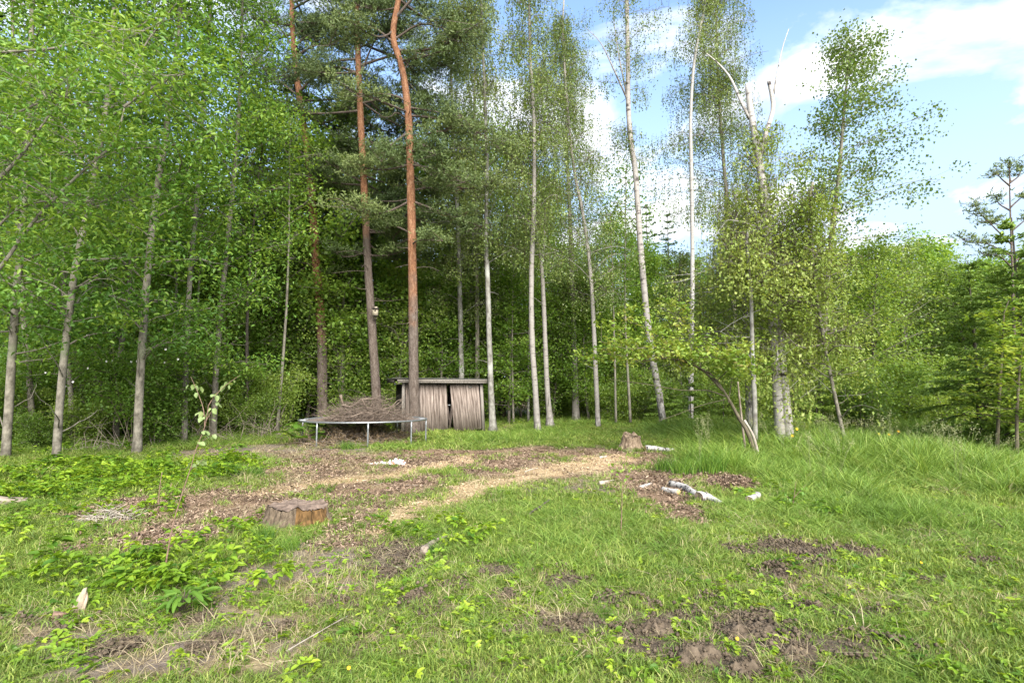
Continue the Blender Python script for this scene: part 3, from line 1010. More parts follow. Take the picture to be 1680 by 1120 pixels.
def crown(tb, lb, path, zlo, zhi, R, nl, el=(25, 55), droop=.15, ncl=5, nleaf=28, sig=(.28, .28, .18), leaf=(.08, .042), up=.55, down=.25,
          full=False, prof=None, rad=.02, start=.3, hang=0.0, skew=(0, 0), az0=None, azw=None, tmean=.5, tsd=.22):
    """Limbs along the trunk between heights zlo and zhi, twigs on the limbs and leaves round the twigs."""
    zs = path[:, 2]
    th = np.interp(np.linspace(zlo, zhi, nl) + rng.normal(0, .12 * (zhi - zlo) / nl, nl), zs, np.linspace(0, 1, len(zs)))
    A = along(path, th)
    cl_all, src = [], []
    for k in range(nl):
        u = k / max(nl - 1, 1)
        pr = (prof(u) if prof else (1 - .65 * u) * (.55 + .45 * min(1, u * 5)))
        L_ = R * pr * rng.uniform(.75, 1.2)
        az = k * 2.39996 + rng.normal(0, .4)
        if az0 is not None: az = az0 + rng.uniform(-azw, azw)
        e = math.radians(rng.uniform(*el) + 18 * (u - .3))
        d = np.array([math.cos(az) * math.cos(e) + skew[0], math.sin(az) * math.cos(e) + skew[1], math.sin(e)])
        c = limb_curve(A[k], d, L_, droop)
        tube(tb, c, np.linspace(rad * (.5 + .5 * pr), .005, len(c)), 5, cap=False)
        q = np.clip(rng.uniform(start, 1.03, ncl), 0, 1)
        b = along(c, q)
        cl = b + rng.normal(0, 1, (ncl, 3)) * np.array([.20, .20, .14]) * L_ * .8
        twigs(tb, b, cl, .006, .003)
        cl_all.append(cl)
    C = np.concatenate(cl_all)
    tc_ = np.clip(rng.normal(tmean, tsd, len(C)), 0, 1)
    n = np.maximum(rng.poisson(nleaf, len(C)), 3)
    idx = np.repeat(np.arange(len(C)), n)
    off = rng.normal(0, 1, (len(idx), 3)) * np.array(sig)
    if hang:
        s = rng.integers(0, 7, len(idx))
        ang = (idx * 7 + s) * 2.4
        rr = .14 + .10 * ((idx * 13 + s * 5) % 7) / 7
        off = np.stack([np.cos(ang) * rr * 1.6, np.sin(ang) * rr * 1.6, np.zeros(len(idx))], 1) + rng.normal(0, .045, (len(idx), 3))
        off[:, 2] -= rng.random(len(idx)) ** .8 * hang - .1
        ci = np.repeat(np.arange(len(C)), 7); si = np.tile(np.arange(7), len(C))
        an = (ci * 7 + si) * 2.4; r2 = .14 + .10 * ((ci * 13 + si * 5) % 7) / 7
        top = C[ci] + np.stack([np.cos(an) * r2 * 1.6, np.sin(an) * r2 * 1.6, np.full(len(ci), .1)], 1)
        low = top - np.stack([np.zeros(len(ci)), np.zeros(len(ci)), hang * rng.uniform(.6, 1, len(ci))], 1) + rng.normal(0, .03, (len(ci), 3))
        if tb.fine is None: tb.fine = Bag()
        sel = si < 5
        twigs(tb.fine, top[sel], low[sel], .0030, .0016)
        sel = si < 3
        twigs(tb.fine, C[ci][sel], top[sel], .004, .003)
    pts = C[idx] + off
    leaf_quads(lb, pts, leaf[0], leaf[1], np.clip(tc_[idx] + rng.normal(0, .13, len(idx)), 0, .985), up, down, full=full)


def tree(name, label, cat, path, w, bark_m, leaf_m, crowns, group=None, sides=11, rough=.06, flare=(.5, .22, 3), extra=None, seed=None):
    """A tree: trunk (with its limbs) and crown; w = trunk radius at the foot and at the tip."""
    base = path[0].copy()
    tb, lb = Bag(), Bag()
    s = np.linspace(0, 1, len(path))
    r = np.interp(s, [0, .5, 1], [w[0], w[0] * .55 + w[1] * .45, w[1]])
    tube(tb, path, r, sides, rough, True, int(rng.integers(0, 99)) if seed is None else seed, flare)
    for c in crowns:
        crown(tb, lb, c.pop('path', path), **c)
    if extra: extra(tb, lb)
    t = thing(name, label, cat, tuple(base), 0, group)
    obj('trunk', tb.mesh('trunk', M[bark_m], True, base), t)
    if lb.n: obj('crown', lb.mesh('crown', M[leaf_m], False, base), t)
    if tb.fine is not None: tag(obj('hanging_twigs', tb.fine.mesh('hanging_twigs', M['fine_twig'], False, base), t), kind='stuff')
    return t


def dup(root, loc, rz, s=1.0, label=None, group=None):
    r = root.copy()
    COL.objects.link(r)
    r.location = loc
    r.rotation_euler = (0, 0, rz)
    r.scale = (s, s, s * random.uniform(.92, 1.08))
    if label: r['label'] = label
    if group: r['group'] = group
    for ch in root.children:
        c = ch.copy()
        COL.objects.link(c)
        c.parent = r
        for g in ch.children:
            e = g.copy()
            COL.objects.link(e)
            e.parent = c
    return r


random.seed(5)
pw = lambda px, Y: px * Y / F                 # photo pixels to metres at depth Y
Z_AT = lambda py, Y: float(P(840, py, Y)[2])

# --- left: grey-barked sallows and aspens at the edge of the clearing
SAL = dict(el=(5, 50), droop=.12, leaf=(.125, .060), sig=(.33, .33, .17), up=.5, down=.35, full=True, rad=.028)


def sallow(label, Y, pts, w, zlo, nl=30, R=2.6, ncl=8, nleaf=44, ext=3.0, dy=0.0, zhi=None, leaf_m='sallow', **kw):
    path = trunk_path(pts, Y, dy, ext)
    d = dict(SAL)
    d.update(kw)
    def bare(tb, lb):                         # dead and leafless side shoots low on the trunk
        zs = path[:, 2]
        for k in range(13):
            z = rng.uniform(.4, 4.6)
            p = along(path, [np.interp(z, zs, np.linspace(0, 1, len(zs)))])[0]
            az = rng.uniform(0, 2 * PI)
            L_ = rng.uniform(.3, 1.5)
            cv = limb_curve(p, np.array([math.cos(az), math.sin(az) * .8, rng.uniform(.05, .9)]), L_, rng.uniform(-.1, .35), 8)
            cv[1:-1] += rng.normal(0, .02, (6, 3))
            tube(tb, cv, np.linspace(.011 + .004 * L_, .003, 8), 5, cap=False)
            if rng.random() < .6:
                twigs(tb, cv[3:7], cv[3:7] + rng.normal(0, .16, (4, 3)) + [0, 0, .08], .005, .002)
    return tree('sallow_tree', label, 'tree', path, (pw(w, Y) / 2, .03), 'bark_grey', leaf_m,
                [dict(zlo=zlo, zhi=zhi or path[-1][2] - .2, R=R, nl=nl, ncl=ncl, nleaf=nleaf, **d)], 'grey-barked trees on the left edge', extra=bare)


sallow('grey-barked broadleaf tree standing farthest left of the three thick pale trunks', 12.4, [(10, 748), (20, 580), (28, 470), (34, 400), (45, 250), (50, 100), (55, -40)], 13, 2.4)
sallow('grey-barked broadleaf tree leaning right, middle of the three thick pale trunks', 11.7, [(92, 755), (100, 640), (112, 530), (122, 450), (138, 370), (160, 260), (180, 130), (190, -30)], 12, 2.4)
sallow('grey-barked broadleaf tree with a thin side stem at its foot, nearest the pale sapling', 12.9,
       [(225, 748), (229, 640), (238, 500), (247, 400), (258, 310), (272, 225), (280, 150), (293, 60), (300, -60)], 13, 2.5, nl=34)
sallow('slim grey trunk behind the middle thick pale trunk, far left of the clearing', 15.5, [(55, 735), (48, 620), (37, 505), (30, 380), (25, 200), (20, 20)], 9, 3.0, 26, 2.4)
sallow('slim grey trunk just right of the middle thick pale trunk', 15, [(118, 735), (116, 640), (107, 520), (104, 400), (115, 200), (120, 0)], 8, 3.4, 26, 2.4)
sallow('grey tree between the two rightmost thick pale trunks, leaves from knee height', 16, [(190, 728), (196, 600), (212, 470), (222, 330), (238, 160), (240, -20)], 9, 2.0, 28, 2.4)
sallow('slim tree with pale bare trunk showing high among the leaves left of the pines', 15.5, [(303, 724), (305, 600), (312, 450), (320, 365), (330, 220), (342, 60), (350, -60)], 9, 2.3, 32, 2.7, 8, 44)
sallow('small broadleaf tree with its low boughs reaching toward the leftmost pine', 17.0, [(350, 715), (355, 600), (366, 470), (380, 330), (392, 180), (398, 0)], 10, 2.2, 36, 2.8, 8, 44, 2.0)


def near_limbs(tb, lb):                       # one tree outside the frame on the left reaches in with long boughs
    Y = 8.2
    runs = [([(-70, 520), (0, 440), (50, 370), (105, 310), (150, 268), (185, 235), (205, 172), (200, 110), (203, 50)], .032),
            ([(-60, 90), (30, 84), (85, 80), (130, 68), (175, 52), (225, 45), (260, 20)], .03),
            ([(203, 176), (240, 150), (275, 132), (312, 118)], .02), ([(205, 170), (230, 90), (262, 40), (290, 5)], .02),
            ([(60, 365), (110, 345), (170, 330), (215, 300)], .018), ([(-40, 330), (30, 260), (80, 190), (120, 140)], .03),
            ([(-60, 440), (20, 350), (90, 330), (150, 350)], .025), ([(150, 270), (100, 200), (60, 130), (40, 70)], .02), ([(-60, 230), (40, 180), (100, 160), (170, 180)], .02)]
    for k, (px, r) in enumerate(runs):
        p = np.array([P(x, y, Y + .9 * math.sin(k * 2.1) + .15 * i) for i, (x, y) in enumerate(px)])
        c = resample(p, 22)
        tube(tb, c, np.linspace(r, .006, 22), 7, .05, False)
        n = 40
        q = rng.uniform(.15, 1, n)
        b = along(c, q)
        cl = b + rng.normal(0, 1, (n, 3)) * np.array([.42, .5, .30])
        twigs(tb, b, cl, .006, .003)
        idx = np.repeat(np.arange(n), rng.poisson(24, n))
        tn = np.clip(rng.normal(.66, .2, n), 0, 1)
        leaf_quads(lb, cl[idx] + rng.normal(0, 1, (len(idx), 3)) * np.array([.17, .17, .08]), .10, .044, np.clip(tn[idx] + rng.normal(0, .12, len(idx)), 0, .985), .5, .35, full=True)


tree('sallow_tree', 'bright-leaved tree at the left picture edge reaching in with long bent grey boughs', 'tree',
     trunk_path([(-260, 860), (-190, 640), (-70, 520)], 8.2, 0, 0), (.10, .06), 'bark_grey', 'sallow', [], 'grey-barked trees on the left edge', extra=near_limbs)

# --- pines
def pine_foliage(tb, lb, pads, dead, path, pad=1.0):
    for (A, c, r, L_) in pads:
        tube(tb, c, np.linspace(r * (.35 + .65 * pad), .012 * pad, len(c)), 6, .08, False)
        end = c[-1]
        npad = max(int(L_ * 11), 6)
        q = rng.uniform(.45, 1.05, npad)
        b = along(c, np.clip(q, 0, 1))
        sp = b + rng.normal(0, 1, (npad, 3)) * np.array([.36, .36, .12]) * (.5 + .25 * L_) * pad
        sp[:, 2] += .08 * pad
        twigs(tb, b, sp, .012, .006)
        tn = np.clip(rng.normal(.45, .17), .1, .9)
        m = 20 if pad == 1 else 4
        idx = np.repeat(np.arange(npad), m)
        sd = rng.normal(0, 1, (len(idx), 3)); sd[:, 2] = np.abs(sd[:, 2]) * .9 + .1
        sd /= np.linalg.norm(sd, axis=1)[:, None]
        s0 = sp[idx] + rng.normal(0, 1, (len(idx), 3)) * np.array([.16, .16, .06]) * (.4 + .6 * pad)
        K = 6
        j = np.repeat(np.arange(len(idx)), K)
        f = np.tile(np.linspace(0, 1, K), len(idx))
        o = s0[j] + sd[j] * (f * .15)[:, None]
        nd = rng.normal(0, 1, (len(j), 3))
        nd -= (nd * sd[j]).sum(1)[:, None] * sd[j]
        nd /= np.linalg.norm(nd, axis=1)[:, None]
        nd = nd * .75 + sd[j] * .65
        w = np.cross(nd, sd[j]); w /= np.linalg.norm(w, axis=1)[:, None] + 1e-9
        l = rng.uniform(.06, .095, len(j))[:, None]
        V = np.stack([o - w * .0165, o + w * .0165, o + nd * l], 1).reshape(-1, 3)
        tint = np.clip(tn + rng.normal(0, .10, len(idx)), 0, 1)
        lb.add(V, None, (np.arange(len(j)) * 3)[:, None] + np.array([[0, 1, 2]]), tint=np.repeat(np.repeat(tint, K), 3))
    for c, r in dead:
        tube(tb, c, np.linspace(r, .006, len(c)), 5, .1, False)


def pine(label, Y, pts, w, z0, zlo, npad, R, bark_m, px_pads=(), px_dead=(), name='pine_tree', group='tall pines', ext=3.0, flare=(.35, .3, 3), tipw=.07, pad=1.0):
    path = trunk_path(pts, Y, 0, ext)
    pads, dead = [], []
    zs = path[:, 2]
    for k in range(npad):
        z = zlo + (zs[-1] - .3 - zlo) * ((k + rng.random()) / npad)
        a = along(path, [np.interp(z, zs, np.linspace(0, 1, len(zs)))])[0]
        az = k * 2.4 + rng.normal(0, .5)
        if math.sin(az) < -.55: az += PI * rng.uniform(.6, 1.2)      # boughs crowd to the sides and back, away from the open clearing
        u = (z - zlo) / (zs[-1] - zlo)
        L_ = R * rng.uniform(.55, 1.1) * (.75 + .4 * math.sin(u * 2.6))
        e = math.radians(rng.uniform(-12, 22))
        d = np.array([math.cos(az) * math.cos(e), math.sin(az) * math.cos(e), math.sin(e)])
        pads.append((a, limb_curve(a, d, L_, rng.uniform(-.12, .12), 8), .018 + .012 * L_, L_))
    for (pl, dy) in px_pads:
        c = resample(np.array([P(x, y, Y + dy * i / (len(pl) - 1)) for i, (x, y) in enumerate(pl)]), 9)
        pads.append((c[0], c, .05, float(np.linalg.norm(c[-1] - c[0])) + .4))
    for pl, r in px_dead:
        dead.append((resample(np.array([P(x, y, Y - .1 * i) for i, (x, y) in enumerate(pl)]), 10), r))
    for k in range(14 if pad == 1 else 0):
        z = rng.uniform(max(2.5, zlo - 3), zlo + 5)
        a = along(path, [np.interp(z, zs, np.linspace(0, 1, len(zs)))])[0]
        az = rng.uniform(0, 2 * PI)
        dead.append((limb_curve(a, np.array([math.cos(az), math.sin(az), rng.uniform(-.1, .3)]), rng.uniform(.3, 1.5), .1, 6), .016))
    return tree(name, label, 'tree', path, (pw(w, Y) / 2, tipw), bark_m, 'pine', [], group, 14, .10, flare,
                extra=lambda tb, lb: pine_foliage(tb, lb, pads, dead, path, pad))


M['pine_a'] = pine_bark('pine_bark_low_orange', 4.2)
M['pine_b'] = pine_bark('pine_bark_high_orange', 8.0)
M['pine_c'] = pine_bark('pine_bark_full_orange', 4.7)
pine('tall pine with a dark foot and red upper trunk, leftmost of the three pines', 22.5, [(529, 682), (528, 560), (519, 430), (507, 270), (492, 165), (482, 80), (478, -10)], 17, 5.5, 6.0, 50, 3.0, 'pine_a',
     [([(486, 100), (470, 60), (440, 30), (420, 20)], 0), ([(483, 60), (500, 48), (530, 40), (560, 42)], -.5), ([(492, 160), (455, 130), (430, 110)], .4), ([(505, 270), (560, 300), (595, 330)], -1.0), ([(512, 330), (470, 350), (425, 330)], -.6)],
     [([(517, 430), (490, 445), (468, 462)], .03), ([(508, 260), (470, 265), (440, 262)], .03), ([(500, 220), (475, 200), (452, 180)], .025)])
pine('tall pine carrying the nest box, middle of the three pines', 20.5, [(622, 690), (612, 560), (604, 440), (596, 280), (589, 140), (586, 20), (584, -60)], 15.5, 8, 6.4, 50, 2.9, 'pine_b',
     [([(588, 130), (620, 60), (660, 45)], -.4), ([(588, 120), (550, 110), (520, 130)], .4), ([(597, 300), (560, 280), (520, 255)], -.7), ([(600, 330), (630, 340), (655, 330)], -.6), ([(592, 170), (640, 160), (690, 165)], .6)],
     [([(600, 330), (580, 360), (560, 390)], .02)])
pine('thick pine with orange trunk in front of the shed, rightmost of the three pines', 18.7, [(680, 716), (679, 640), (678, 540), (676, 400), (673, 270), (669, 180), (659, 110), (645, 62), (652, 10), (665, -60)], 17.5, 3.2, 6.4, 34, 2.7, 'pine_c',
     [([(645, 70), (610, 45), (570, 60), (540, 75)], -.6), ([(646, 66), (690, 40), (735, 50), (760, 70)], -.3), ([(672, 190), (720, 195), (780, 215), (840, 260)], .5), ([(675, 250), (700, 240), (715, 255)], -1.3),
      ([(672, 215), (640, 240), (625, 265)], -.8), ([(676, 330), (730, 350), (790, 372)], .4), ([(655, 100), (690, 95), (720, 85)], -.4), ([(674, 270), (720, 280), (760, 300)], -.9)],
     [([(669, 168), (650, 158), (625, 154), (607, 153)], .055), ([(664, 115), (672, 100), (682, 88)], .04), ([(672, 196), (650, 185), (640, 192), (615, 192)], .035), ([(668, 150), (660, 130), (657, 115)], .035), ([(676, 325), (650, 330), (625, 330)], .02)])
pine('young pine with bare leader and open whorls by the right edge', 15.0, [(1668, 730), (1664, 560), (1660, 420), (1657, 330), (1656, 272)], 6, 9, 4.6, 0, .8, 'pine_b',
     [([(1657, 305), (1640, 290), (1634, 275)], -.1), ([(1657, 300), (1672, 288), (1676, 272)], 0), ([(1657, 345), (1640, 335), (1632, 322)], .2), ([(1658, 340), (1675, 325), (1690, 318)], .1),
      ([(1659, 400), (1630, 372), (1604, 345), (1600, 325)], -.2), ([(1659, 375), (1625, 365), (1605, 362)], .4), ([(1659, 380), (1690, 355), (1705, 350)], 0), ([(1660, 420), (1620, 400), (1590, 398), (1572, 388)], .2), ([(1661, 430), (1700, 410), (1720, 390)], .3),
      ([(1658, 300), (1656, 285), (1655, 268)], 0), ([(1661, 440), (1640, 420), (1622, 418)], -.4)], (), 'young_pine_tree', None, 0.0, tipw=.012, pad=.3)

# --- birches and alders across the middle
BIR = dict(el=(30, 65), droop=.45, leaf=(.080, .058), hang=.85, up=.25, down=.8, rad=.018)


def birch(name, label, Y, pts, w, bark_m, crowns, ext=2.5, group='slender trees across the middle', leaf_m='birch', w1=.03, extra=None, flare=(.85, .28, 4), dy=0):
    path = trunk_path(pts, Y, dy, ext)
    cs = []
    for c in crowns:
        d = dict(BIR)
        c = dict(c)
        c['zlo'] = Z_AT(c.pop('lo'), Y)
        c['zhi'] = min(Z_AT(c.pop('hi'), Y), path[-1][2] - .1)
        d.update(c)
        cs.append(d)
    def stubs(tb, lb):                        # dead stubs and snapped side twigs
        zs = path[:, 2]
        for k in range(9 if w > 7 else 3):
            z = rng.uniform(.8, zs[-1] * .7)
            p = along(path, [np.interp(z, zs, np.linspace(0, 1, len(zs)))])[0]
            q = rng.uniform(0, 2 * PI)
            L_ = rng.uniform(.08, .7) + pw(w, Y) / 2
            tube(tb, limb_curve(p, np.array([math.cos(q), math.sin(q), rng.uniform(-.1, .8)]), L_, rng.uniform(-.2, .3), 6), np.linspace(.014, .004, 6), 5, .1, False)
        if extra: extra(tb, lb)
    return tree(name, label, 'tree', path, (pw(w, Y) / 2, w1), bark_m, leaf_m, cs, group, rough=.10, flare=flare, extra=stubs)


BC = lambda lo, hi, R, nl=24, ncl=5, nleaf=30, **k: dict(lo=lo, hi=hi, R=R * 1.08, nl=int(nl * 1.4), ncl=ncl + 1, nleaf=int(nleaf * 2.5), **k)
birch('alder_tree', 'lichen-spotted alder with a dark upper trunk behind the shed roof, left of two', 24, [(759, 690), (756, 560), (753, 420), (748, 300), (742, 180), (738, 40)], 9.5, 'bark_lichen', [BC(520, -60, 3.0, 34, 5, 26)])
birch('alder_tree', 'slim dark alder behind the shed roof, forking low beside the lichen-spotted one', 25, [(783, 690), (783, 560), (782, 420), (780, 300), (778, 180), (780, 60)], 8, 'bark_wood', [BC(500, -40, 3.0, 30, 5, 26)])
birch('birch_tree', 'pale grey birch with spreading roots just right of the shed', 20.2, [(809, 707), (804, 600), (800, 460), (797, 380), (799, 280), (795, 150), (790, 20)], 10, 'bark_lichen', [BC(430, -60, 2.9, 32, 5, 26)], flare=(1.3, .3, 5))
birch('birch_tree', 'thin wavy birch standing second to the right of the shed', 19.9, [(882, 710), (879, 650), (873, 560), (872, 450), (876, 330), (876, 200), (870, 90), (868, -20)], 10, 'birch_thin', [BC(420, -60, 2.6, 30, 5, 26)])
birch('birch_tree', 'slim birch with flared root and a high fork, third to the right of the shed', 22, [(903, 692), (897, 620), (892, 500), (888, 430), (880, 385), (876, 300), (880, 200)], 9, 'birch_thin', [BC(450, 120, 2.4, 26, 5, 24)], flare=(1.4, .3, 4),
      extra=lambda tb, lb: tube(tb, resample([P(889, 440, 22), P(893, 385, 22.1), P(895, 330, 22.2)], 10), np.linspace(.075, .03, 10), 7))
birch('birch_tree', 'dark-topped birch with a pale lower trunk, standing deep in the grass', 27, [(945, 690), (942, 570), (939, 470), (935, 360), (930, 240), (928, 110)], 11, 'birch_thin', [BC(500, 60, 3.2, 38, 5, 24)])
birch('birch_tree', 'thin birch that curves left high up, between the dark birch and the leaning white one', 22, [(981, 692), (976, 580), (969, 450), (956, 350), (944, 290), (932, 190), (925, 90)], 8, 'birch_thin', [BC(500, 40, 2.7, 34, 5, 24)])
birch('birch_tree', 'bare white birch leaning left with a dark foot, behind the small stump', 21.5, [(1090, 700), (1080, 640), (1066, 560), (1052, 420), (1043, 290), (1036, 240), (1031, 180), (1030, 90), (1028, -10)], 11.5, 'birch_old',
      [BC(150, -80, 1.7, 12, 4, 20), BC(265, 215, 1.2, 4, 4, 16)], 2.5, w1=.07,
      extra=lambda tb, lb: [tube(tb, resample([P(1030, 165, 21.5), P(1005, 110, 21.2), P(985, 70, 21), P(960, 45, 20.8)], 12), np.linspace(.045, .01, 12), 6),
                            tube(tb, resample([P(1031, 170, 21.5), P(1015, 90, 21.7), P(1005, 20, 21.8)], 12), np.linspace(.04, .012, 12), 6)])
birch('birch_tree', 'straight slim white birch with few leaves, right of the leaning white one', 21.5, [(1133, 702), (1134, 600), (1136, 450), (1135, 320), (1133, 200), (1138, 110), (1148, 50), (1156, 10)], 8.5, 'birch_bark',
      [BC(90, -80, 1.5, 14, 4, 22)], w1=.04)
birch('birch_tree', 'open dark-limbed birch rising behind the broken birch, crown against the sky', 24, [(1215, 690), (1205, 520), (1195, 360), (1186, 250), (1178, 130), (1175, 30)], 9, 'bark_wood',
      [BC(350, 110, 3.5, 34, 6, 24, el=(8, 45), skew=(-.3, 0)), BC(170, -60, 2.7, 28, 5, 20)])

# --- right: the broken double birch with its leafy coppice shoots
def broken(tb, lb):
    Y = 14.2
    b2 = trunk_path([(1297, 728), (1288, 640), (1280, 540), (1276, 455)], Y - .12)
    tube(tb, b2, np.linspace(pw(7.4, Y), pw(4.5, Y), len(b2)), 10, .06, True, 3, (.3, .2, 3))
    tube(tb, resample([P(1249, 252, Y), P(1258, 215, Y), P(1268, 180, Y), P(1266, 155, Y), P(1261, 133, Y)], 14), np.linspace(.07, .05, 14), 10, .1)
    tube(tb, resample([P(1230, 195, Y), P(1215, 165, Y + .1), P(1198, 128, Y + .2), P(1178, 104, Y + .3), P(1159, 88, Y + .3)], 14), np.linspace(.05, .014, 14), 8, .12)
    tube(tb, resample([P(1269, 155, Y), P(1275, 120, Y), P(1284, 78, Y), P(1294, 48, Y)], 10), np.linspace(.028, .008, 10), 6)
    tube(tb, resample([P(1243, 275, Y), P(1232, 262, Y), P(1224, 250, Y)], 5), np.linspace(.05, .02, 5), 6)


pathR = trunk_path([(1283, 737), (1280, 680), (1274, 600), (1266, 480), (1258, 370), (1248, 280), (1236, 210), (1230, 170), (1227, 140)], 14.2, step=.2)
tree('birch_tree', 'thick broken-topped white birch with two snapped stems and a curtain of pale leaves', 'tree', pathR, (pw(10, 14.2), pw(4.7, 14.2)), 'birch_big', 'coppice',
     [dict(zlo=2.1, zhi=5.9, R=2.6, nl=50, ncl=8, nleaf=54, el=(0, 42), droop=.5, hang=1.0, leaf=(.095, .050), up=.25, down=.8, rad=.016, prof=lambda u: 1.0 - .35 * u, skew=(-.05, .55), tmean=.58),
      dict(zlo=4.2, zhi=6.9, R=1.7, nl=18, ncl=6, nleaf=36, el=(15, 60), droop=.4, hang=.7, leaf=(.09, .05), up=.25, down=.8, rad=.014, skew=(.45, .1), tmean=.5),
      dict(zlo=6.4, zhi=8.2, R=1.3, nl=14, ncl=5, nleaf=26, el=(20, 60), droop=.2, hang=.4, leaf=(.09, .05), up=.3, down=.7, rad=.012, skew=(.35, 0), tmean=.45)],
     None, 14, .10, (.35, .25, 3), broken, 4)
sallow('thin-stemmed bush of pale leaves hanging in front of the broken birch, right side', 13.4, [(1392, 735), (1372, 660), (1352, 560), (1335, 450), (1330, 350)], 6, 2.0, 26, 1.4, 6, 44, .8, zhi=6.2, leaf_m='coppice', leaf=(.095, .046), hang=.6, down=.7)
birch('birch_tree', 'white birch trunk standing behind the oak sapling, left of the broken birch', 16.5, [(1229, 715), (1228, 620), (1222, 500), (1216, 420), (1208, 340)], 13, 'birch_old', [BC(480, 330, 2.0, 16, 5, 24, leaf=(.075, .045))], .6, leaf_m='coppice')
birch('birch_tree', 'slim grey stem close beside the oak sapling foot', 13.2, [(1238, 745), (1238, 660), (1234, 570), (1232, 480), (1225, 400)], 9, 'bark_lichen', [BC(470, 400, 1.3, 8, 4, 20)], .4, leaf_m='coppice')
birch('aspen_tree', 'tall open aspen rising behind the bushes, right against the sky', 20.7, [(1345, 708), (1350, 590), (1360, 430), (1376, 290), (1384, 190), (1392, 110), (1396, 80)], 11, 'bark_grey',
      [BC(400, 75, 2.4, 40, 5, 13, hang=0, el=(10, 55), droop=.1, leaf=(.105, .095), sig=(.24, .24, .2), up=.3, down=.6, skew=(.28, 0), prof=lambda u: 1.12 - .72 * u)], .3, None, 'aspen')

# --- oak sapling: low layered boughs traced on its own plane
def oak_extra(tb, lb):
    Y = 12.3
    runs = [([(1185, 640), (1150, 605), (1100, 588), (1050, 592), (1000, 580), (962, 592)], .03, 30, 0), ([(1165, 612), (1120, 590), (1080, 570), (1030, 572), (985, 560)], .02, 28, -.5),
            ([(1190, 650), (1160, 640), (1120, 640), (1060, 630), (1000, 622)], .015, 3, .4), ([(1120, 600), (1090, 560), (1060, 540), (1020, 520)], .014, 20, .4),
            ([(1150, 605), (1140, 560), (1110, 520), (1085, 505)], .015, 20, .7), ([(1195, 660), (1200, 620), (1195, 590), (1190, 560)], .014, 16, -.3),
            ([(1170, 630), (1200, 605), (1230, 600), (1255, 610)], .012, 14, -.6), ([(1130, 600), (1160, 585), (1190, 590), (1215, 585)], .012, 22, -.9), ([(1190, 655), (1150, 665), (1110, 680), (1080, 690)], .01, 1, .2),
            ([(1060, 592), (1040, 560), (1020, 545), (1000, 530)], .01, 8, -.2)]
    for px, r, n, dy in runs:
        c = resample(np.array([P(x, y, Y + dy * i / (len(px) - 1)) for i, (x, y) in enumerate(px)]), 14)
        tube(tb, c, np.linspace(r, .005, 14), 6, .1, False)
        if n < 4: continue
        q = rng.uniform(.2, 1, n)
        b = along(c, q)
        cl = b + rng.normal(0, 1, (n, 3)) * np.array([.2, .34, .13]) + np.array([0, 0, .07])
        twigs(tb, b, cl, .005, .003)
        idx = np.repeat(np.arange(n), rng.poisson(19, n))
        tn = np.clip(rng.normal(.58, .22, n), 0, .99)
        leaf_quads(lb, cl[idx] + rng.normal(0, 1, (len(idx), 3)) * np.array([.12, .15, .07]), .105, .062, np.clip(tn[idx] + rng.normal(0, .13, len(idx)), 0, 1), .55, .15, full=True)


tree('oak_sapling', 'crooked young oak with flat layers of yellowish leaves reaching left', 'tree', trunk_path([(1242, 752), (1228, 712), (1212, 685), (1196, 655), (1180, 630), (1165, 612)], 12.3, step=.12),
     (pw(3.9, 12.3), .018), 'bark_oak', 'oak', [], None, 10, .12, (.3, .1, 3), oak_extra)

# --- dark spruces in the left wood, slim undergrowth poles
def spruce_mesh(H, Rb, zlo, name, leaf_m, dens=1.0, bark_m='bark_dark', L_=.10, W_=.016, r0=None):
    tb, lb = Bag(), Bag()
    path = resample([(0, 0, -.1), (rng.normal(0, .04), 0, H * .5), (0, 0, H)], 14)
    tube(tb, path, np.linspace(r0 or H * .014, .01, 14), 8, .06, True, 2, (.3, .3, 3))
    P_, D_ = [], []
    z = zlo
    while z < H - .15:
        u = (z - zlo) / (H - zlo)
        nb = 5 if u < .85 else 4
        for k in range(nb):
            az = rng.uniform(0, 2 * PI)
            bl = Rb * (1 - u) ** .85 * rng.uniform(.75, 1.1) + .12
            e = math.radians(-14 + 38 * u + rng.normal(0, 5))
            d = np.array([math.cos(az) * math.cos(e), math.sin(az) * math.cos(e), math.sin(e)])
            c = limb_curve(np.array([0, 0, z]), d, bl, -.10 + .16 * (1 - u), 7)
            tube(tb, c, np.linspace(.006 + .008 * bl, .003, 7), 4, cap=False)
            side = np.array([-math.sin(az), math.cos(az), 0])
            ns = max(int(bl * 9 * dens), 3)
            q = np.sort(rng.uniform(.12, 1, ns))
            b = along(c, q)
            sl = (1.05 - q) * bl * .5 + .07
            sg = np.where(np.arange(ns) % 2 == 0, 1, -1)
            dd = side[None] * sg[:, None] * .8 + d[None] * .65 + np.array([0, 0, -.16])
            dd /= np.linalg.norm(dd, axis=1)[:, None]
            for f in np.linspace(0.05, 1, max(int(7 * dens), 3)):
                P_.append(b + dd * (sl * f)[:, None]); D_.append(dd)
            P_.append(along(c, np.linspace(.1, 1, ns))); D_.append(np.repeat(d[None], ns, 0))
        z += .26 + .12 * (H / 12)
    Pt, Dt = np.concatenate(P_), np.concatenate(D_)
    k = 3
    Pt = np.repeat(Pt, k, 0) + rng.normal(0, .018, (len(Pt) * k, 3)); Dt = np.repeat(Dt, k, 0)
    rr = np.hypot(Pt[:, 0], Pt[:, 1]) / (Rb + .01)
    leaf_quads(lb, Pt, L_, W_, np.clip(.35 + rng.normal(0, .16, len(Pt)) + .25 * (rng.random(len(Pt)) < .25), 0, .98), .2, .15, dirs=Dt * 1.5)
    return tb.mesh(name + '_trunk', M[bark_m], True), lb.mesh(name + '_crown', M[leaf_m])


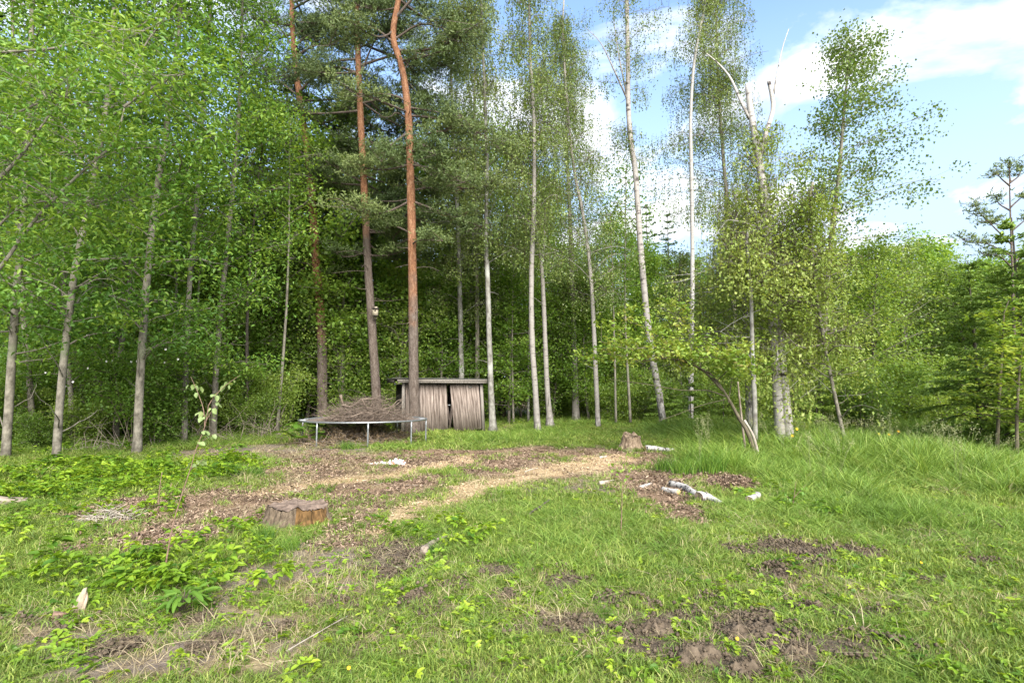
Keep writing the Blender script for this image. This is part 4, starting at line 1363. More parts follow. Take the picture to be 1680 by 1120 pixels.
def proto_tree(name, cat, meshes):
    tr, cr = meshes
    t = obj(name, None)
    t['category'] = cat
    a = obj('trunk', tr, t)
    b = obj('crown', cr, t) if cr else None
    return t


def broad_mesh(H, zlo, R, nl, nleaf, leaf, bark_m, leaf_m, r0, lean=.3, ncl=6, sig=(.42, .42, .24), **kw):
    tb, lb = Bag(), Bag()
    path = resample([(0, 0, -.15), (rng.normal(0, lean), rng.normal(0, lean), H * .45), (rng.normal(0, lean), rng.normal(0, lean), H)], 16)
    tube(tb, path, np.linspace(r0, .02, 16), 8, .06, True, 1, (.4, .25, 3))
    d = dict(el=(5, 50), droop=.12, up=.5, down=.3, rad=.03, prof=lambda u: (.65 + .45 * math.sin(min(u * 3, PI))) * (1 - .4 * u))
    d.update(kw)
    crown(tb, lb, path, zlo=zlo, zhi=H - .2, R=R, nl=nl, ncl=ncl, nleaf=nleaf, sig=sig, leaf=leaf, **d)
    return tb.mesh('trunk', M[bark_m], True), lb.mesh('crown', M[leaf_m])


def shrub_mesh(H, R, nst, nleaf, leaf, leaf_m, bark_m='bark_wood'):
    tb, lb = Bag(), Bag()
    for k in range(nst):
        az = k * 2.4 + rng.normal(0, .4)
        h = H * rng.uniform(.65, 1.0)
        p = resample([(.12 * math.cos(az), .12 * math.sin(az), -.1), (R * .35 * math.cos(az), R * .35 * math.sin(az), h * .55), (R * .75 * math.cos(az), R * .75 * math.sin(az), h)], 9)
        tube(tb, p, np.linspace(.028, .006, 9), 5, .05, False)
        crown(tb, lb, p, .35, h, R * .55, 9, (0, 50), .15, 4, nleaf, (.22, .22, .16), leaf, .5, .3, rad=.008, prof=lambda u: 1 - .4 * u)
    return tb.mesh('trunk', M[bark_m], True), lb.mesh('crown', M[leaf_m])


protos = {
    'woodland_tree': [broad_mesh(15, 3.6, 3.3, 60, 32, (.19, .125), 'bark_wood', 'wood', .16), broad_mesh(13.5, 2.4, 3.1, 60, 32, (.19, .12), 'bark_grey', 'wood', .13),
                      broad_mesh(16, 5.2, 3.5, 58, 32, (.19, .125), 'bark_dark', 'wood', .17), broad_mesh(14, 3.0, 2.9, 58, 32, (.18, .115), 'bark_lichen', 'bush', .12)],
    'pole_tree': [broad_mesh(12, 6.5, 1.5, 22, 18, (.13, .085), 'bark_wood', 'wood', .065, .22), broad_mesh(12, 6.0, 1.4, 22, 18, (.13, .08), 'bark_lichen', 'wood', .06, .25), broad_mesh(11, 7.0, 1.5, 20, 18, (.13, .08), 'bark_dark', 'wood', .07, .3)],
    'shrub': [shrub_mesh(4.6, 2.2, 9, 24, (.15, .10), 'wood'), shrub_mesh(3.4, 2.0, 8, 24, (.135, .09), 'bush'), shrub_mesh(2.2, 1.6, 7, 24, (.115, .075), 'bush')],
    'bush_tree': [broad_mesh(8, .7, 2.7, 60, 32, (.14, .09), 'bark_grey', 'bush', .08, .3, 6, (.34, .34, .22)), broad_mesh(9, .9, 2.6, 60, 30, (.17, .12), 'bark_wood', 'wood', .09, .3, 6, (.34, .34, .22)),
                  broad_mesh(10, 1.2, 2.4, 60, 32, (.12, .09), 'birch_thin', 'birch', .09, .3, 6, hang=.7)],
    'spruce_tree': [spruce_mesh(15, 2.7, 1.0, 'spruce_tree', 'spruce', .62, L_=.20, W_=.034), spruce_mesh(12, 2.4, .8, 'spruce_tree', 'spruce', .7, L_=.18, W_=.03)],
    'young_spruce_tree': [spruce_mesh(5.6, 1.9, .3, 'young_spruce_tree', 'youngspruce', 1.2, L_=.115, W_=.034)],
    'small_spruce': [spruce_mesh(1.7, .9, .1, 'small_spruce', 'youngspruce', 1.6, L_=.08, W_=.022)],
}
used = {}


def plant(kind, x, y, label, group=None, s=1.0, rz=None, var=None, cat='tree', name=None):
    v = protos[kind]
    k = int(rng.integers(0, len(v))) if var is None else var
    key = (kind, k)
    loc = (x, y, float(gz(x, y)))
    rz = rng.uniform(0, 2 * PI) if rz is None else rz
    if key not in used:
        used[key] = proto_tree(name or kind, cat, v[k])
        o = used[key]
        o.location, o.rotation_euler, o.scale = loc, (0, 0, rz), (s, s, s)
        o['label'] = label
        if group: o['group'] = group
        return o
    return dup(used[key], loc, rz, s, label, group)


def at_px(px, Y):
    return (px - 840) / F * Y


# the wood behind: left and middle
for i in range(36):
    px = -330 + 1300 * ((i * .618034) % 1.0)
    Y = rng.uniform(22, 37)
    if 640 < px < 1000: Y = max(Y, 27)
    plant('woodland_tree', at_px(px, Y), Y, 'broadleaf tree standing among the crowded woodland behind the clearing', 'trees of the wood behind the clearing', rng.uniform(.8, 1.05) * (.82 if px > 900 else 1))
for i in range(58):
    px = -150 + 1220 * ((i * .754877) % 1.0)
    Y = rng.uniform(17.5, 34) if px < 480 else rng.uniform(23.5, 38)
    plant('pole_tree', at_px(px, Y), Y, 'thin straight trunk among the crowded woodland behind the clearing', 'thin trunks in the wood', rng.uniform(.75, 1.05))
for i in range(40):
    px = -200 + 1380 * ((i * .569840) % 1.0)
    Y = rng.uniform(18.5, 32) if px < 470 else rng.uniform(24.5, 36) if px < 860 else rng.uniform(29, 40)
    plant('shrub', at_px(px, Y), Y, 'leafy understorey shrub in the shade of the wood', 'understorey shrubs', rng.uniform(.7, 1.1), cat='shrub')
for i in range(18):                           # leafy middle storey at the front of the wood
    px = 215 + 830 * ((i * .618034 + .3) % 1.0)
    Y = rng.uniform(19.5, 26) if px < 480 else rng.uniform(24.5, 31) if px < 860 else rng.uniform(28, 34)
    plant('bush_tree', at_px(px, Y), Y, 'bushy young tree filling the front of the wood behind the pines', 'bushy young trees at the front of the wood', rng.uniform(.7, 1.0), var=i % 2)
for px, Y, s, v in ((18, 15.5, .5, 1), (75, 14.2, .42, 2), (135, 15.0, .5, 2), (175, 16.5, .6, 1), (262, 15.2, .5, 1), (285, 17.0, .62, 0), (335, 17.5, .55, 1), (375, 18.5, .6, 0), (415, 18.0, .55, 2), (455, 19.5, .6, 1), (-40, 14.5, .6, 0), (225, 18.0, .65, 0), (110, 17.2, .6, 0)):
    plant('shrub', at_px(px, Y), Y, 'low leafy shrub between the pale trunks of the left wood edge', 'low shrubs between the left trunks', s, var=v, cat='shrub')
for px, Y, s, v in ((330, 21.5, .8, 0), (400, 22.5, .85, 1), (455, 24.0, .85, 0), (505, 24.5, .9, 1), (560, 23.0, .8, 0), (600, 24.5, .9, 1), (645, 23.5, .85, 0), (715, 24.5, .8, 1), (770, 26.5, .85, 0), (835, 25.5, .8, 1), (905, 27.5, .85, 0), (965, 27, .8, 1), (275, 20.0, .75, 1), (150, 18.0, .7, 0), (60, 17.5, .7, 1)):
    plant('bush_tree', at_px(px, Y), Y, 'bushy young tree filling the front of the wood behind the pines', 'bushy young trees at the front of the wood', s, var=v)
for px, Y, s in ((160, 20.5, 1.05), (60, 21, 1.0), (390, 23, .95), (-60, 19, 1.0), (230, 26, 1.05), (455, 27, .9), (545, 30, 1.1)):
    plant('spruce_tree', at_px(px, Y), Y, 'dark spruce trunk deep in the left wood', 'dark spruces in the left wood', s, var=0)
# far edge beyond the birches, under the sky gap
for i, (px, Y, s) in enumerate(((1010, 42, .85), (1050, 48, .85), (1100, 46, .84), (1150, 44, .82), (1200, 46, .85), (1250, 42, .8), (1310, 44, .8), (1370, 46, .8), (1430, 44, .72), (1490, 46, .72), (1550, 44, .7), (1610, 42, .72), (1690, 40, .75), (1770, 40, .8), (1850, 38, .8), (1930, 36, .8))):
    plant('woodland_tree', at_px(px, Y), Y, 'broadleaf tree in the far row under the open sky', 'far row of trees under the open sky', s)
plant('spruce_tree', at_px(1066, 50), 50, 'dark pointed spruce top rising beyond the leaning birch', None, 1.56, var=1)
plant('spruce_tree', at_px(1101, 54), 54, 'smaller dark spruce top right of the pointed one, beyond the slim birches', None, 1.56, var=1)
plant('spruce_tree', at_px(1040, 52), 52, 'dark spruce half hidden behind the leaning white birch', None, 1.4, var=1)
# right: bushes and young trees
for i, (px, Y, k, s) in enumerate(((1010, 31, 0, .95), (1065, 30, 1, .95), (1120, 28, 2, .85), (1175, 27, 0, .85), (1225, 25, 1, .8), (1290, 24, 0, .8), (1330, 27, 1, .9), (1395, 25, 1, .88), (1445, 23, 0, .88),
                                   (1500, 25, 2, .85), (1540, 27, 1, .95), (1585, 24, 0, .86), (1430, 30, 2, .95), (1490, 33, 1, 1.0), (1560, 34, 2, 1.02), (1640, 26, 1, .9), (1700, 22, 0, .9), (1780, 22, 1, .9), (1870, 20, 0, .9))):
    plant('bush_tree', at_px(px, Y), Y, 'leafy young tree in the green thicket right of the birches', 'young trees of the right thicket', s, var=k)
for px, Y, k, s in ((1415, 19, 2, .9), (1470, 20, 1, .75), (1520, 21, 1, .8), (1560, 18.5, 2, .8), (1340, 21, 1, .75), (1260, 20, 2, .8), (1185, 23, 1, .7), (1050, 27, 1, .7), (1000, 26, 2, .8), (1110, 25, 2, .9)):
    plant('shrub', at_px(px, Y), Y, 'low green shrub along the foot of the right thicket', 'low shrubs of the right thicket', s, var=k, cat='shrub')
plant('young_spruce_tree', at_px(1680, 13.6), 13.6, 'bright green young spruce with drooping boughs, tallest by the right edge', 'young spruces on the right', 1.05)
plant('young_spruce_tree', at_px(1600, 15.2), 15.2, 'young spruce half behind the bushes, left of the tallest one', 'young spruces on the right', .95)
plant('young_spruce_tree', at_px(1760, 12.5), 12.5, 'young spruce cut by the right picture edge', 'young spruces on the right', 1.1)
for px, Y, s, lb_ in ((1130, 20.5, 1.1, 'small feathery spruce seedling between the two white birches'), (1185, 19, .9, 'small spruce seedling behind the oak sapling stem'), (1300, 17, 1.1, 'small spruce seedling right behind the broken birch foot'),
                      (1335, 19, 1.0, 'small spruce seedling beside the aspen foot'), (1085, 23, 1.0, 'small spruce seedling behind the leaning white birch foot')):
    plant('small_spruce', at_px(px, Y), Y, lb_, 'spruce seedlings', s)


def far_woods():
    lb = Bag()
    n = 34000
    a = rng.uniform(-1.02, 1.02, n)
    r = rng.uniform(66, 84, n)
    x, y = np.sin(a) * r * 1.15, np.cos(a) * r
    top = 11 * (.55 + .75 * fbm(x * .16, y * .16, 8, 3))
    z = rng.random(n) ** .8 * top
    leaf_quads(lb, np.stack([x, y, z], 1), 1.05, .7, np.clip(rng.normal(.45, .2, n), 0, 1), .4, .3)
    tag(obj('far_woods', lb.mesh('far_woods', M['wood'])), 'distant woodland closing the view behind the trees', kind='stuff')


far_woods()

# ------------------------------------------------------------------ the old shed
def box_mesh(name, sx, sy, sz, mat, n=1, jitter=0.0):
    """A board standing on its foot, centred in x and y, with slightly uneven ends."""
    V = np.array([[x * sx / 2, y * sy / 2, z * sz] for z in (0, 1) for x, y in ((-1, -1), (1, -1), (1, 1), (-1, 1))], float)
    if jitter:
        V[:4, 2] += rng.normal(0, jitter); V[4:, 2] += rng.normal(0, jitter)
        V[:, 0] += rng.normal(0, sx * .02, 8)
    f = np.array([[3, 2, 1, 0], [4, 5, 6, 7], [0, 1, 5, 4], [1, 2, 6, 5], [2, 3, 7, 6], [3, 0, 4, 7]])
    return mesh_from(name, V, f, mat)


def build_shed():
    Y0 = 19.5
    x0 = at_px(661, Y0)
    L_, D_ = 3.0, 1.6
    sh = thing('shed', 'small weathered plank shed with a sagging door, behind the orange pine', 'shed', (x0, Y0, float(gz(x0, Y0))), math.radians(20))
    pm = [box_mesh('plank', .098, .022, 1.74, M['plank'], jitter=.012) for _ in range(4)]
    for k in range(16):                       # fixed front wall left of the door
        o = obj('plank', pm[k % 4], sh, (.12 + k * .1005, .05 + random.uniform(-.006, .006), .02))
        o.rotation_euler = (0, -.045 + random.uniform(-.007, .007), 0)
        o.scale = (random.uniform(.94, 1.0), 1, random.uniform(.985, 1.01))
    dr = obj('door', box_mesh('door_ledge', 1.02, .03, .10, M['plank']), sh, (2.30, .045, 1.30))
    dr.rotation_euler = (0, -.105, 0)
    dm = [box_mesh('door_plank', .096, .02, 1.78, M['plank'], jitter=.01) for _ in range(3)]
    for k in range(11):
        o = obj('door_plank', dm[k % 3], dr, (-.49 + k * .0985, -.03 + random.uniform(-.004, .004), -1.27 + random.uniform(-.012, .012)))
        o.scale = (random.uniform(.95, 1.0), 1, 1)
    obj('name_plate', box_mesh('name_plate', .12, .008, .035, M['steel']), dr, (.22, -.05, .28))
    obj('latch', box_mesh('latch', .10, .03, .035, M['steel']), sh, (1.70, .01, .95))
    for x, t in ((.03, 0), (3.0, -.06)):
        o = obj('post', box_mesh('post', .10, .10, 1.80, M['post']), sh, (x, -.02, -.02))
        o.rotation_euler = (0, t, 0)
    o = obj('post', box_mesh('post', .10, .10, 1.78, M['post']), sh, (3.02, D_ - .05, -.02))
    o = obj('lintel', box_mesh('lintel', 2.96, .05, .09, M['post']), sh, (1.5, .10, 1.70))
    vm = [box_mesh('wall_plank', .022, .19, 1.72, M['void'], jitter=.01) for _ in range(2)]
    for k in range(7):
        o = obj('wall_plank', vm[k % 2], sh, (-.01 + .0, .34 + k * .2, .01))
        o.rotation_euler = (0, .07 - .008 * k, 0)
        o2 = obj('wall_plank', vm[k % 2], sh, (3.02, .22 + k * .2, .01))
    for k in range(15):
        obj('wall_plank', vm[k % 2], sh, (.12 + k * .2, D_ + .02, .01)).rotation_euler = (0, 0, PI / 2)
    rf = obj('roof', box_mesh('roof', 3.55, 2.08, .03, M['felt']), sh, (1.42, .75, 1.885))
    rf.rotation_euler = (-.02, .004, 0)
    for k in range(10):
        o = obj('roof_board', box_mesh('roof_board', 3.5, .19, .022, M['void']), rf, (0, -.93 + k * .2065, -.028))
    for k, (y, z, h) in enumerate(((-.285, 1.825, .055), (-.262, 1.765, .055))):
        o = obj('fascia_board', box_mesh('fascia_board', 3.36 - .06 * k, .022, h, M['post']), sh, (1.45, y, z))
        o.rotation_euler = (0, -.004 + .008 * k, 0)
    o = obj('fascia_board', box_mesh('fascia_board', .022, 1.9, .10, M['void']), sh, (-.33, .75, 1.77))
    for k, (x, y, l, a) in enumerate(((1.78, .35, 1.2, .15), (1.9, .5, 1.0, -.2), (1.84, .45, 1.35, .05), (2.0, .4, .9, .3))):
        o = obj('stored_plank', box_mesh('stored_plank', .06, .02, l, M['plank']), sh, (x, y, .02))
        o.rotation_euler = (.1, a, 0)


build_shed()

# ------------------------------------------------------------------ trampoline with brushwood on and under it
TX, TY, TR, TH = at_px(600, 16.0), 16.0, 1.78, .66
TZ = float(gz(TX, TY))


def build_trampoline():
    t = thing('trampoline', 'round steel-framed trampoline carrying a heap of dead branches', 'trampoline', (TX, TY, TZ))
    a = np.linspace(0, 2 * PI, 61)
    b = Bag()
    tube(b, np.stack([np.cos(a) * TR, np.sin(a) * TR, np.full(61, TH)], 1), .024, 8, cap=False)
    obj('rim', b.mesh('rim', M['steel'], True), t)
    b = Bag()
    n, m = 48, 8
    th = np.arange(n) * 2 * PI / n
    V = [[0, 0, TH - .06]]
    for k in range(1, m + 1):
        r = 1.60 * k / m
        for q in th:
            V.append([r * math.cos(q), r * math.sin(q), TH - .06 * (1 - (k / m) ** 2) + .008 * math.sin(7 * q + k)])
    f3 = [[0, 1 + i, 1 + (i + 1) % n] for i in range(n)]
    f4 = [[1 + (k - 1) * n + i, 1 + k * n + i, 1 + k * n + (i + 1) % n, 1 + (k - 1) * n + (i + 1) % n] for k in range(1, m) for i in range(n)]
    b.add(V, f4, f3)
    obj('jumping_mat', b.mesh('jumping_mat', M['mat'], True), t)
    b = Bag()
    q = np.arange(84) * 2 * PI / 84
    A = np.stack([np.cos(q) * 1.595, np.sin(q) * 1.595, np.full(84, TH)], 1)
    B = np.stack([np.cos(q) * 1.76, np.sin(q) * 1.76, np.full(84, TH)], 1)
    twigs(b, A, B, .008, .008)
    tag(obj('springs', b.mesh('springs', M['steel']), t), kind='stuff')
    for deg in (0, 329, 288, 243, 180, 130, 70):
        q = math.radians(deg)
        x, y = TR * math.cos(q), TR * math.sin(q)
        g = float(gz(TX + x, TY + y)) - TZ
        b = Bag()
        tube(b, resample([(0, 0, TH), (0, 0, TH * .5), (0, 0, g - .04)], 5), .023, 8)
        obj('leg', b.mesh('leg', M['steel'], True), t, (x, y, 0))


build_trampoline()


def brush(name, label, c, rx, ry, h, n, mat, ln, big=(), up=.25, cat='brushwood', needles=None):
    t = thing(name, label, cat, c)
    b = Bag()
    a = rng.uniform(0, 2 * PI, n); r = np.sqrt(rng.random(n)) ** 1.2
    x, y = np.cos(a) * r * rx, np.sin(a) * r * ry
    z = h * (1 - r ** 1.6) * rng.random(n) ** .8 + .02
    az = rng.uniform(0, 2 * PI, n)
    l = rng.uniform(.4, 1, n) * ln
    el = rng.normal(.1, up, n)
    A = np.stack([x, y, z], 1)
    prev, d = A, np.stack([np.cos(az) * np.cos(el), np.sin(az) * np.cos(el), np.sin(el)], 1)
    r0 = rng.uniform(.0035, .009, n)
    for k in range(3):
        nx = prev + d * (l / 3)[:, None]
        nx[:, 2] = np.maximum(nx[:, 2], .012)
        twigs(b, prev, nx, r0 * (1 - .25 * k), r0 * (1 - .25 * (k + 1)))
        prev = nx
        d = d + rng.normal(0, .35, (n, 3)); d[:, 2] -= .12
        d /= np.linalg.norm(d, axis=1)[:, None]
    tag(obj('twig_heap', b.mesh('twig_heap', mat), t), kind='stuff')
    if needles:
        lb = Bag()
        m = 16
        idx = np.repeat(np.arange(n), m)
        leaf_quads(lb, A[idx] + (prev - A)[idx] * rng.random((len(idx), 1)) + rng.normal(0, .025, (len(idx), 3)), .07, .012, rng.random(len(idx)), .4, .2)
        tag(obj('dead_needles', lb.mesh('dead_needles', needles), t), kind='stuff')
    for pl, Y, r in big:
        b = Bag()
        p = resample([P(u, v, Y + .15 * i) - np.array(c) for i, (u, v) in enumerate(pl)], 16)
        tube(b, p, np.linspace(r, r * .35, 16), 7, .12)
        obj('branch', b.mesh('branch', mat, True), t)
    return t


M['brush'] = bark('brushwood', (.085, .062, .048), (.25, .195, .15), (20, 20, 4), bd=.002)
M['brown_needle'] = leaf_mat('brown_needle', (.10, .065, .035), (.22, .15, .08), (.34, .25, .14), trans=.1, rough=.7)
brush('brush_pile', 'grey dead branches heaped on top of the trampoline', (TX + .1, TY, TZ + TH - .05), 1.18, 1.05, .66, 1250, M['brush'], .9,
      [([(559, 648), (563, 664), (572, 675), (592, 679), (612, 672)], 15.2, .04), ([(560, 664), (578, 666), (592, 655), (604, 653)], 15.3, .022), ([(594, 654), (601, 667), (618, 671), (640, 668), (652, 657), (660, 655)], 15.4, .024),
       ([(592, 655), (612, 654), (630, 656), (645, 652)], 15.6, .018), ([(575, 684), (600, 676), (622, 680)], 14.9, .02), ([(640, 670), (655, 660), (668, 640)], 15.8, .014)])
brush('brush_heap', 'brown dead conifer boughs heaped on the ground under the trampoline', (TX - .25, TY + .1, TZ), 1.65, 1.75, .66, 1400, M['twig'], .7, (), .35, 'brushwood', M['brown_needle'])
brush('twig_scrub', 'dry tangle of pale dead stems left of the trampoline under the trees', (at_px(440, 17.5), 17.5, float(gz(at_px(440, 17.5), 17.5))), .8, .5, .3, 130, M['twig'], 1.3, (), .9, 'dead shrub')
brush('twig_scrub', 'thin grey dead stems under the left trees, behind the tall pale sapling', (at_px(350, 16.0), 16.0, float(gz(at_px(350, 16.0), 16.0))), 1.1, .5, .3, 110, M['twig'], 1.4, (), .8, 'dead shrub')
brush('twig_scrub', 'fan of bare grey twigs beside the middle thick pale trunk on the left', (at_px(175, 13.8), 13.8, float(gz(at_px(175, 13.8), 13.8))), .8, .4, .3, 60, M['twig'], 1.2, (), .9, 'dead shrub')
brush('twig_scrub', 'small nest of bleached roots and grass stalks beside the left chips', (*on_ground(178, 855)[:2], on_ground(178, 855)[2]), .28, .2, .10, 110, M['twig_pale'], .28, (), .4, 'roots')

# ------------------------------------------------------------------ nest box on the middle pine
def build_nest_box():
    c = P(616, 512, 20.15)
    t = thing('nest_box', 'small wooden nest box hung on the middle pine trunk', 'nest box', tuple(c), .1)
    obj('box_body', box_mesh('box_body', .19, .17, .26, M['nest']), t, (0, 0, -.13))
    r = obj('lid', box_mesh('lid', .24, .24, .025, M['void']), t, (0, -.02, .13)); r.rotation_euler = (.22, 0, 0)
    b = Bag(); a = np.arange(14) * 2 * PI / 14
    b.add(np.vstack([[0, 0, 0], np.stack([.032 * np.cos(a), np.zeros(14), .032 * np.sin(a)], 1)]), None, [[0, 1 + i, 1 + (i + 1) % 14] for i in range(14)])
    obj('entrance_hole', b.mesh('entrance_hole', M['hole']), t, (0, -.088, .04))
    obj('back_board', box_mesh('back_board', .10, .022, .46, M['nest']), t, (0, .098, -.24))
    obj('base_board', box_mesh('base_board', .15, .20, .02, M['void']), t, (0, 0, -.155))


build_nest_box()

# ------------------------------------------------------------------ stumps
def stump(name, label, px, py, Rt, Rb, h, mats, lobes, seed, lean=(0, 0), sectors=None, sy=1.0):
    x, y, z = on_ground(px, py)
    t = thing(name, label, 'tree stump', (x, y, z))
    n, m = 96, 22
    th = np.arange(n) * 2 * PI / n
    rows = []
    lob = sum(a * np.cos(k * (th - p)) for k, a, p in lobes)
    groove = .055 * np.abs(np.sin(th * 9 + 2.2 * np.sin(th * 2 + seed))) ** .6 + .035 * np.abs(np.sin(th * 17 + seed + 1.5 * np.sin(3 * th)))
    groove = groove - .30 * np.exp(-((th - 5.02) / .10) ** 2) - .12 * np.exp(-((th - 5.62) / .08) ** 2) - .10 * np.exp(-((th - 4.1) / .06) ** 2) if sectors else groove
    edge = h * (1 + .42 * (vn(th * 2.2, th * 0 + seed, seed) - .62) + .16 * (vn(th * 14, th * 0, seed + 1) - .5))
    for k in range(m):
        u = k / (m - 1)
        fl = (1 - u) ** 2.2
        R = (Rt + (Rb - Rt) * fl) * (1 + lob * (.25 + .75 * fl)) * (1 + groove - .03) * (1 + .05 * (vn(th * 8 + seed, u * 6 + th * 0, seed + 4) - .5))
        zz = edge * u - .06 * (1 - u)
        rows.append(np.stack([np.cos(th) * R + lean[0] * u, np.sin(th) * R * sy + lean[1] * u, zz], 1))
    V = np.concatenate(rows)
    f, mi = [], []
    for k in range(m - 1):
        for i in range(n):
            f.append([k * n + i, k * n + (i + 1) % n, (k + 1) * n + (i + 1) % n, (k + 1) * n + i])
            d = math.degrees(th[i]) % 360
            mi.append(1 if sectors and sectors[0] <= d <= sectors[1] else 0)
    obj('stump_side', mesh_from('stump_side', V, np.array(f), None, True, None, mats[:2], mi), t)
    top = rows[-1]
    T, f4, f3 = [], [], []
    K = 9
    for k in range(K + 1):
        s = 1 - k / K * .96
        rr = top * [s, s, 1]
        rr[:, 2] = top[:, 2] * s + h * .97 * (1 - s) + .035 * (fbm(rr[:, 0] * 22, rr[:, 1] * 22, seed + 7, 3) - .5) + .008 * math.cos(k * 2.1)
        T.append(rr + [lean[0] * (1 - s), lean[1] * (1 - s), .001])
    T = np.concatenate(T)
    for k in range(K):
        for i in range(n):
            f4.append([k * n + i, k * n + (i + 1) % n, (k + 1) * n + (i + 1) % n, (k + 1) * n + i])
    c = len(T)
    T = np.vstack([T, T[-n:].mean(0)])
    f3 = [[K * n + i, K * n + (i + 1) % n, c] for i in range(n)]
    obj('cut_top', mesh_from('cut_top', T, [np.array(f4), np.array(f3)], mats[2], True), t)
    return t


stump('tree_stump', 'large old stump with flat cut top and crumbling orange right side, in the left chips', 486, 856, .315, .44, .215,
      [M['stumpbark'], M['rot'], M['cut']], [(3, .09, .6), (5, .07, 1.2), (2, .10, 3.0), (7, .05, 0), (1, .06, 3.1)], 3, (0, .03), (282, 360), .85)
stump('tree_stump', 'small pale weathered stump beside the cut birch log, at the grass edge', 1034, 736, .23, .42, .36,
      [M['oldstump'], M['oldstump'], M['oldstump']], [(3, .10, 2.6), (4, .08, .3), (2, .05, 1.0)], 8, (.03, 0))


# ------------------------------------------------------------------ logs, sticks and litter
def log(name, label, cat, pts, r0, r1, mat, cut=None, group=None, rough=.08, lift=1.0, sides=12):
    """A piece of wood lying on the ground along photo pixels."""
    p = []
    for (px, py) in pts:
        x, y, z = on_ground(px, py)
        p.append([x, y, z])
    p = resample(p, 12)
    r = np.linspace(r0, r1, 12)
    p[:, 2] = gz(p[:, 0], p[:, 1]) + r * lift
    base = p.mean(0)
    t = thing(name, label, cat, tuple(base), 0, group)
    b = Bag()
    tube(b, p - base, r, sides, rough)
    obj('log_body', b.mesh('log_body', mat, True), t)
    for e, q, rr in ((0, 1, r0), (-1, -2, r1)):
        if cut is None: continue
        n = p[e] - p[q]; n /= np.linalg.norm(n)
        A = np.cross(n, [0, 0, 1.0]); A /= np.linalg.norm(A); B = np.cross(n, A)
        a = np.arange(14) * 2 * PI / 14
        ring = (p[e] - base) + n * .004 + (np.cos(a)[:, None] * A + np.sin(a)[:, None] * B) * rr * .93
        b = Bag()
        b.add(np.vstack([(p[e] - base) + n * .006, ring]), None, [[0, 1 + i, 1 + (i + 1) % 14] for i in range(14)])
        obj('cut_face', b.mesh('cut_face', cut), t)
    return t


log('birch_log', 'white birch log with a reddish sawn end lying beside the small stump', 'log', [(1059, 740), (1080, 740), (1107, 742)], .075, .05, M['birch_log'], M['cutfresh'])
log('birch_log', 'short straight white birch log, leftmost of the three by the chip pile', 'log', [(1088, 807), (1100, 810), (1113, 813)], .042, .040, M['birch_log'], M['cutfresh'])
log('birch_log', 'crooked white birch branch piece, upper of the three logs by the chip pile', 'log', [(1101, 798), (1113, 801), (1126, 806), (1136, 814), (1149, 819)], .058, .040, M['birch_log'], M['cut'])
log('birch_log', 'thick white birch piece tapering right, nearest of the three by the chip pile', 'log', [(1147, 827), (1158, 825), (1172, 829), (1187, 834)], .070, .025, M['birch_log'], M['cut'], rough=.2)
log('birch_log', 'short white birch stub standing alone in the grass right of the chip pile', 'log', [(1229, 832), (1236, 826), (1243, 819)], .052, .048, M['birch_log'], M['cut'], rough=.2)
log('birch_log', 'thin white birch strip lying on chips left of the log group', 'log', [(1050, 802), (1058, 798), (1068, 793)], .028, .022, M['birch_log'], M['cut'], rough=.3)
log('wood_piece', 'bleached broken wood piece on the chips in the middle of the clearing', 'wood piece', [(984, 797), (992, 795), (1006, 789)], .030, .018, M['twig_pale'], None, None, .5)
log('wood_piece', 'small white splinter on the chips left of the small stump', 'wood piece', [(984, 751), (996, 750)], .02, .02, M['birch_log'], None, None, .5)
log('wood_piece', 'grey half-rotten log end in green leaves at the left edge', 'log', [(-14, 836), (14, 834), (44, 831)], .065, .05, M['twig'], M['cut'], None, .4)
log('bark_strip', 'long grey strip of bark tilted in the grass, middle front', 'bark', [(694, 908), (706, 897), (722, 886), (747, 873)], .036, .010, M['twig'], None, None, .5, 1.3)
log('stick', 'dark broken stick poking up from the grass, middle of the clearing', 'stick', [(868, 848), (884, 838), (901, 826)], .012, .012, M['bark_dark'], None, None, .2, 4)
log('stick', 'smooth tan stick lying below the bark strip', 'stick', [(648, 930), (664, 928), (679, 924)], .012, .008, M['twig_pale'], None, None, .2)
log('stick', 'pale bent twig on soil right of the large stump', 'stick', [(666, 873), (674, 868), (684, 868)], .010, .006, M['twig'], None)
log('stick', 'grey twig in leaves below the large stump', 'stick', [(416, 952), (430, 942), (450, 936), (470, 926)], .010, .006, M['twig'], None)
log('stick', 'long straw-thin stalk across the front grass', 'stick', [(470, 1078), (520, 1045), (570, 1012)], .004, .003, M['twig_pale'], None, None, 0, 8)
log('stick', 'bleached stick lying on soil behind the large stump', 'stick', [(474, 806), (496, 805), (512, 807)], .012, .008, M['twig_pale'], None)
log('stick', 'pale stick on the wood chips in the middle of the clearing', 'stick', [(861, 777), (872, 774), (882, 771)], .016, .012, M['twig_pale'], None)
log('bark_strip', 'reddish brown bark bit lying beside the upright split wood', 'bark', [(86, 1016), (98, 1014), (112, 1012)], .022, .014, M['bark_stem'], None, None, .4)
log('stick', 'whitish dead stick leaning on the oak sapling foot', 'stick', [(1246, 758), (1245, 757), (1244, 756)], .03, .03, M['twig_pale'], None) if False else None


def leaning(name, label, cat, pts, Y, r0, r1, mat, dy=0.0):
    p = [P(x, y, Y + dy * i) for i, (x, y) in enumerate(pts)]
    p[0][2] = float(gz(p[0][0], p[0][1])) - .03
    p = resample(p, 10)
    t = thing(name, label, cat, tuple(p[0]))
    b = Bag()
    tube(b, p - p[0], np.linspace(r0, r1, 10), 8, .15)
    obj('stick_body', b.mesh('stick_body', mat, True), t)


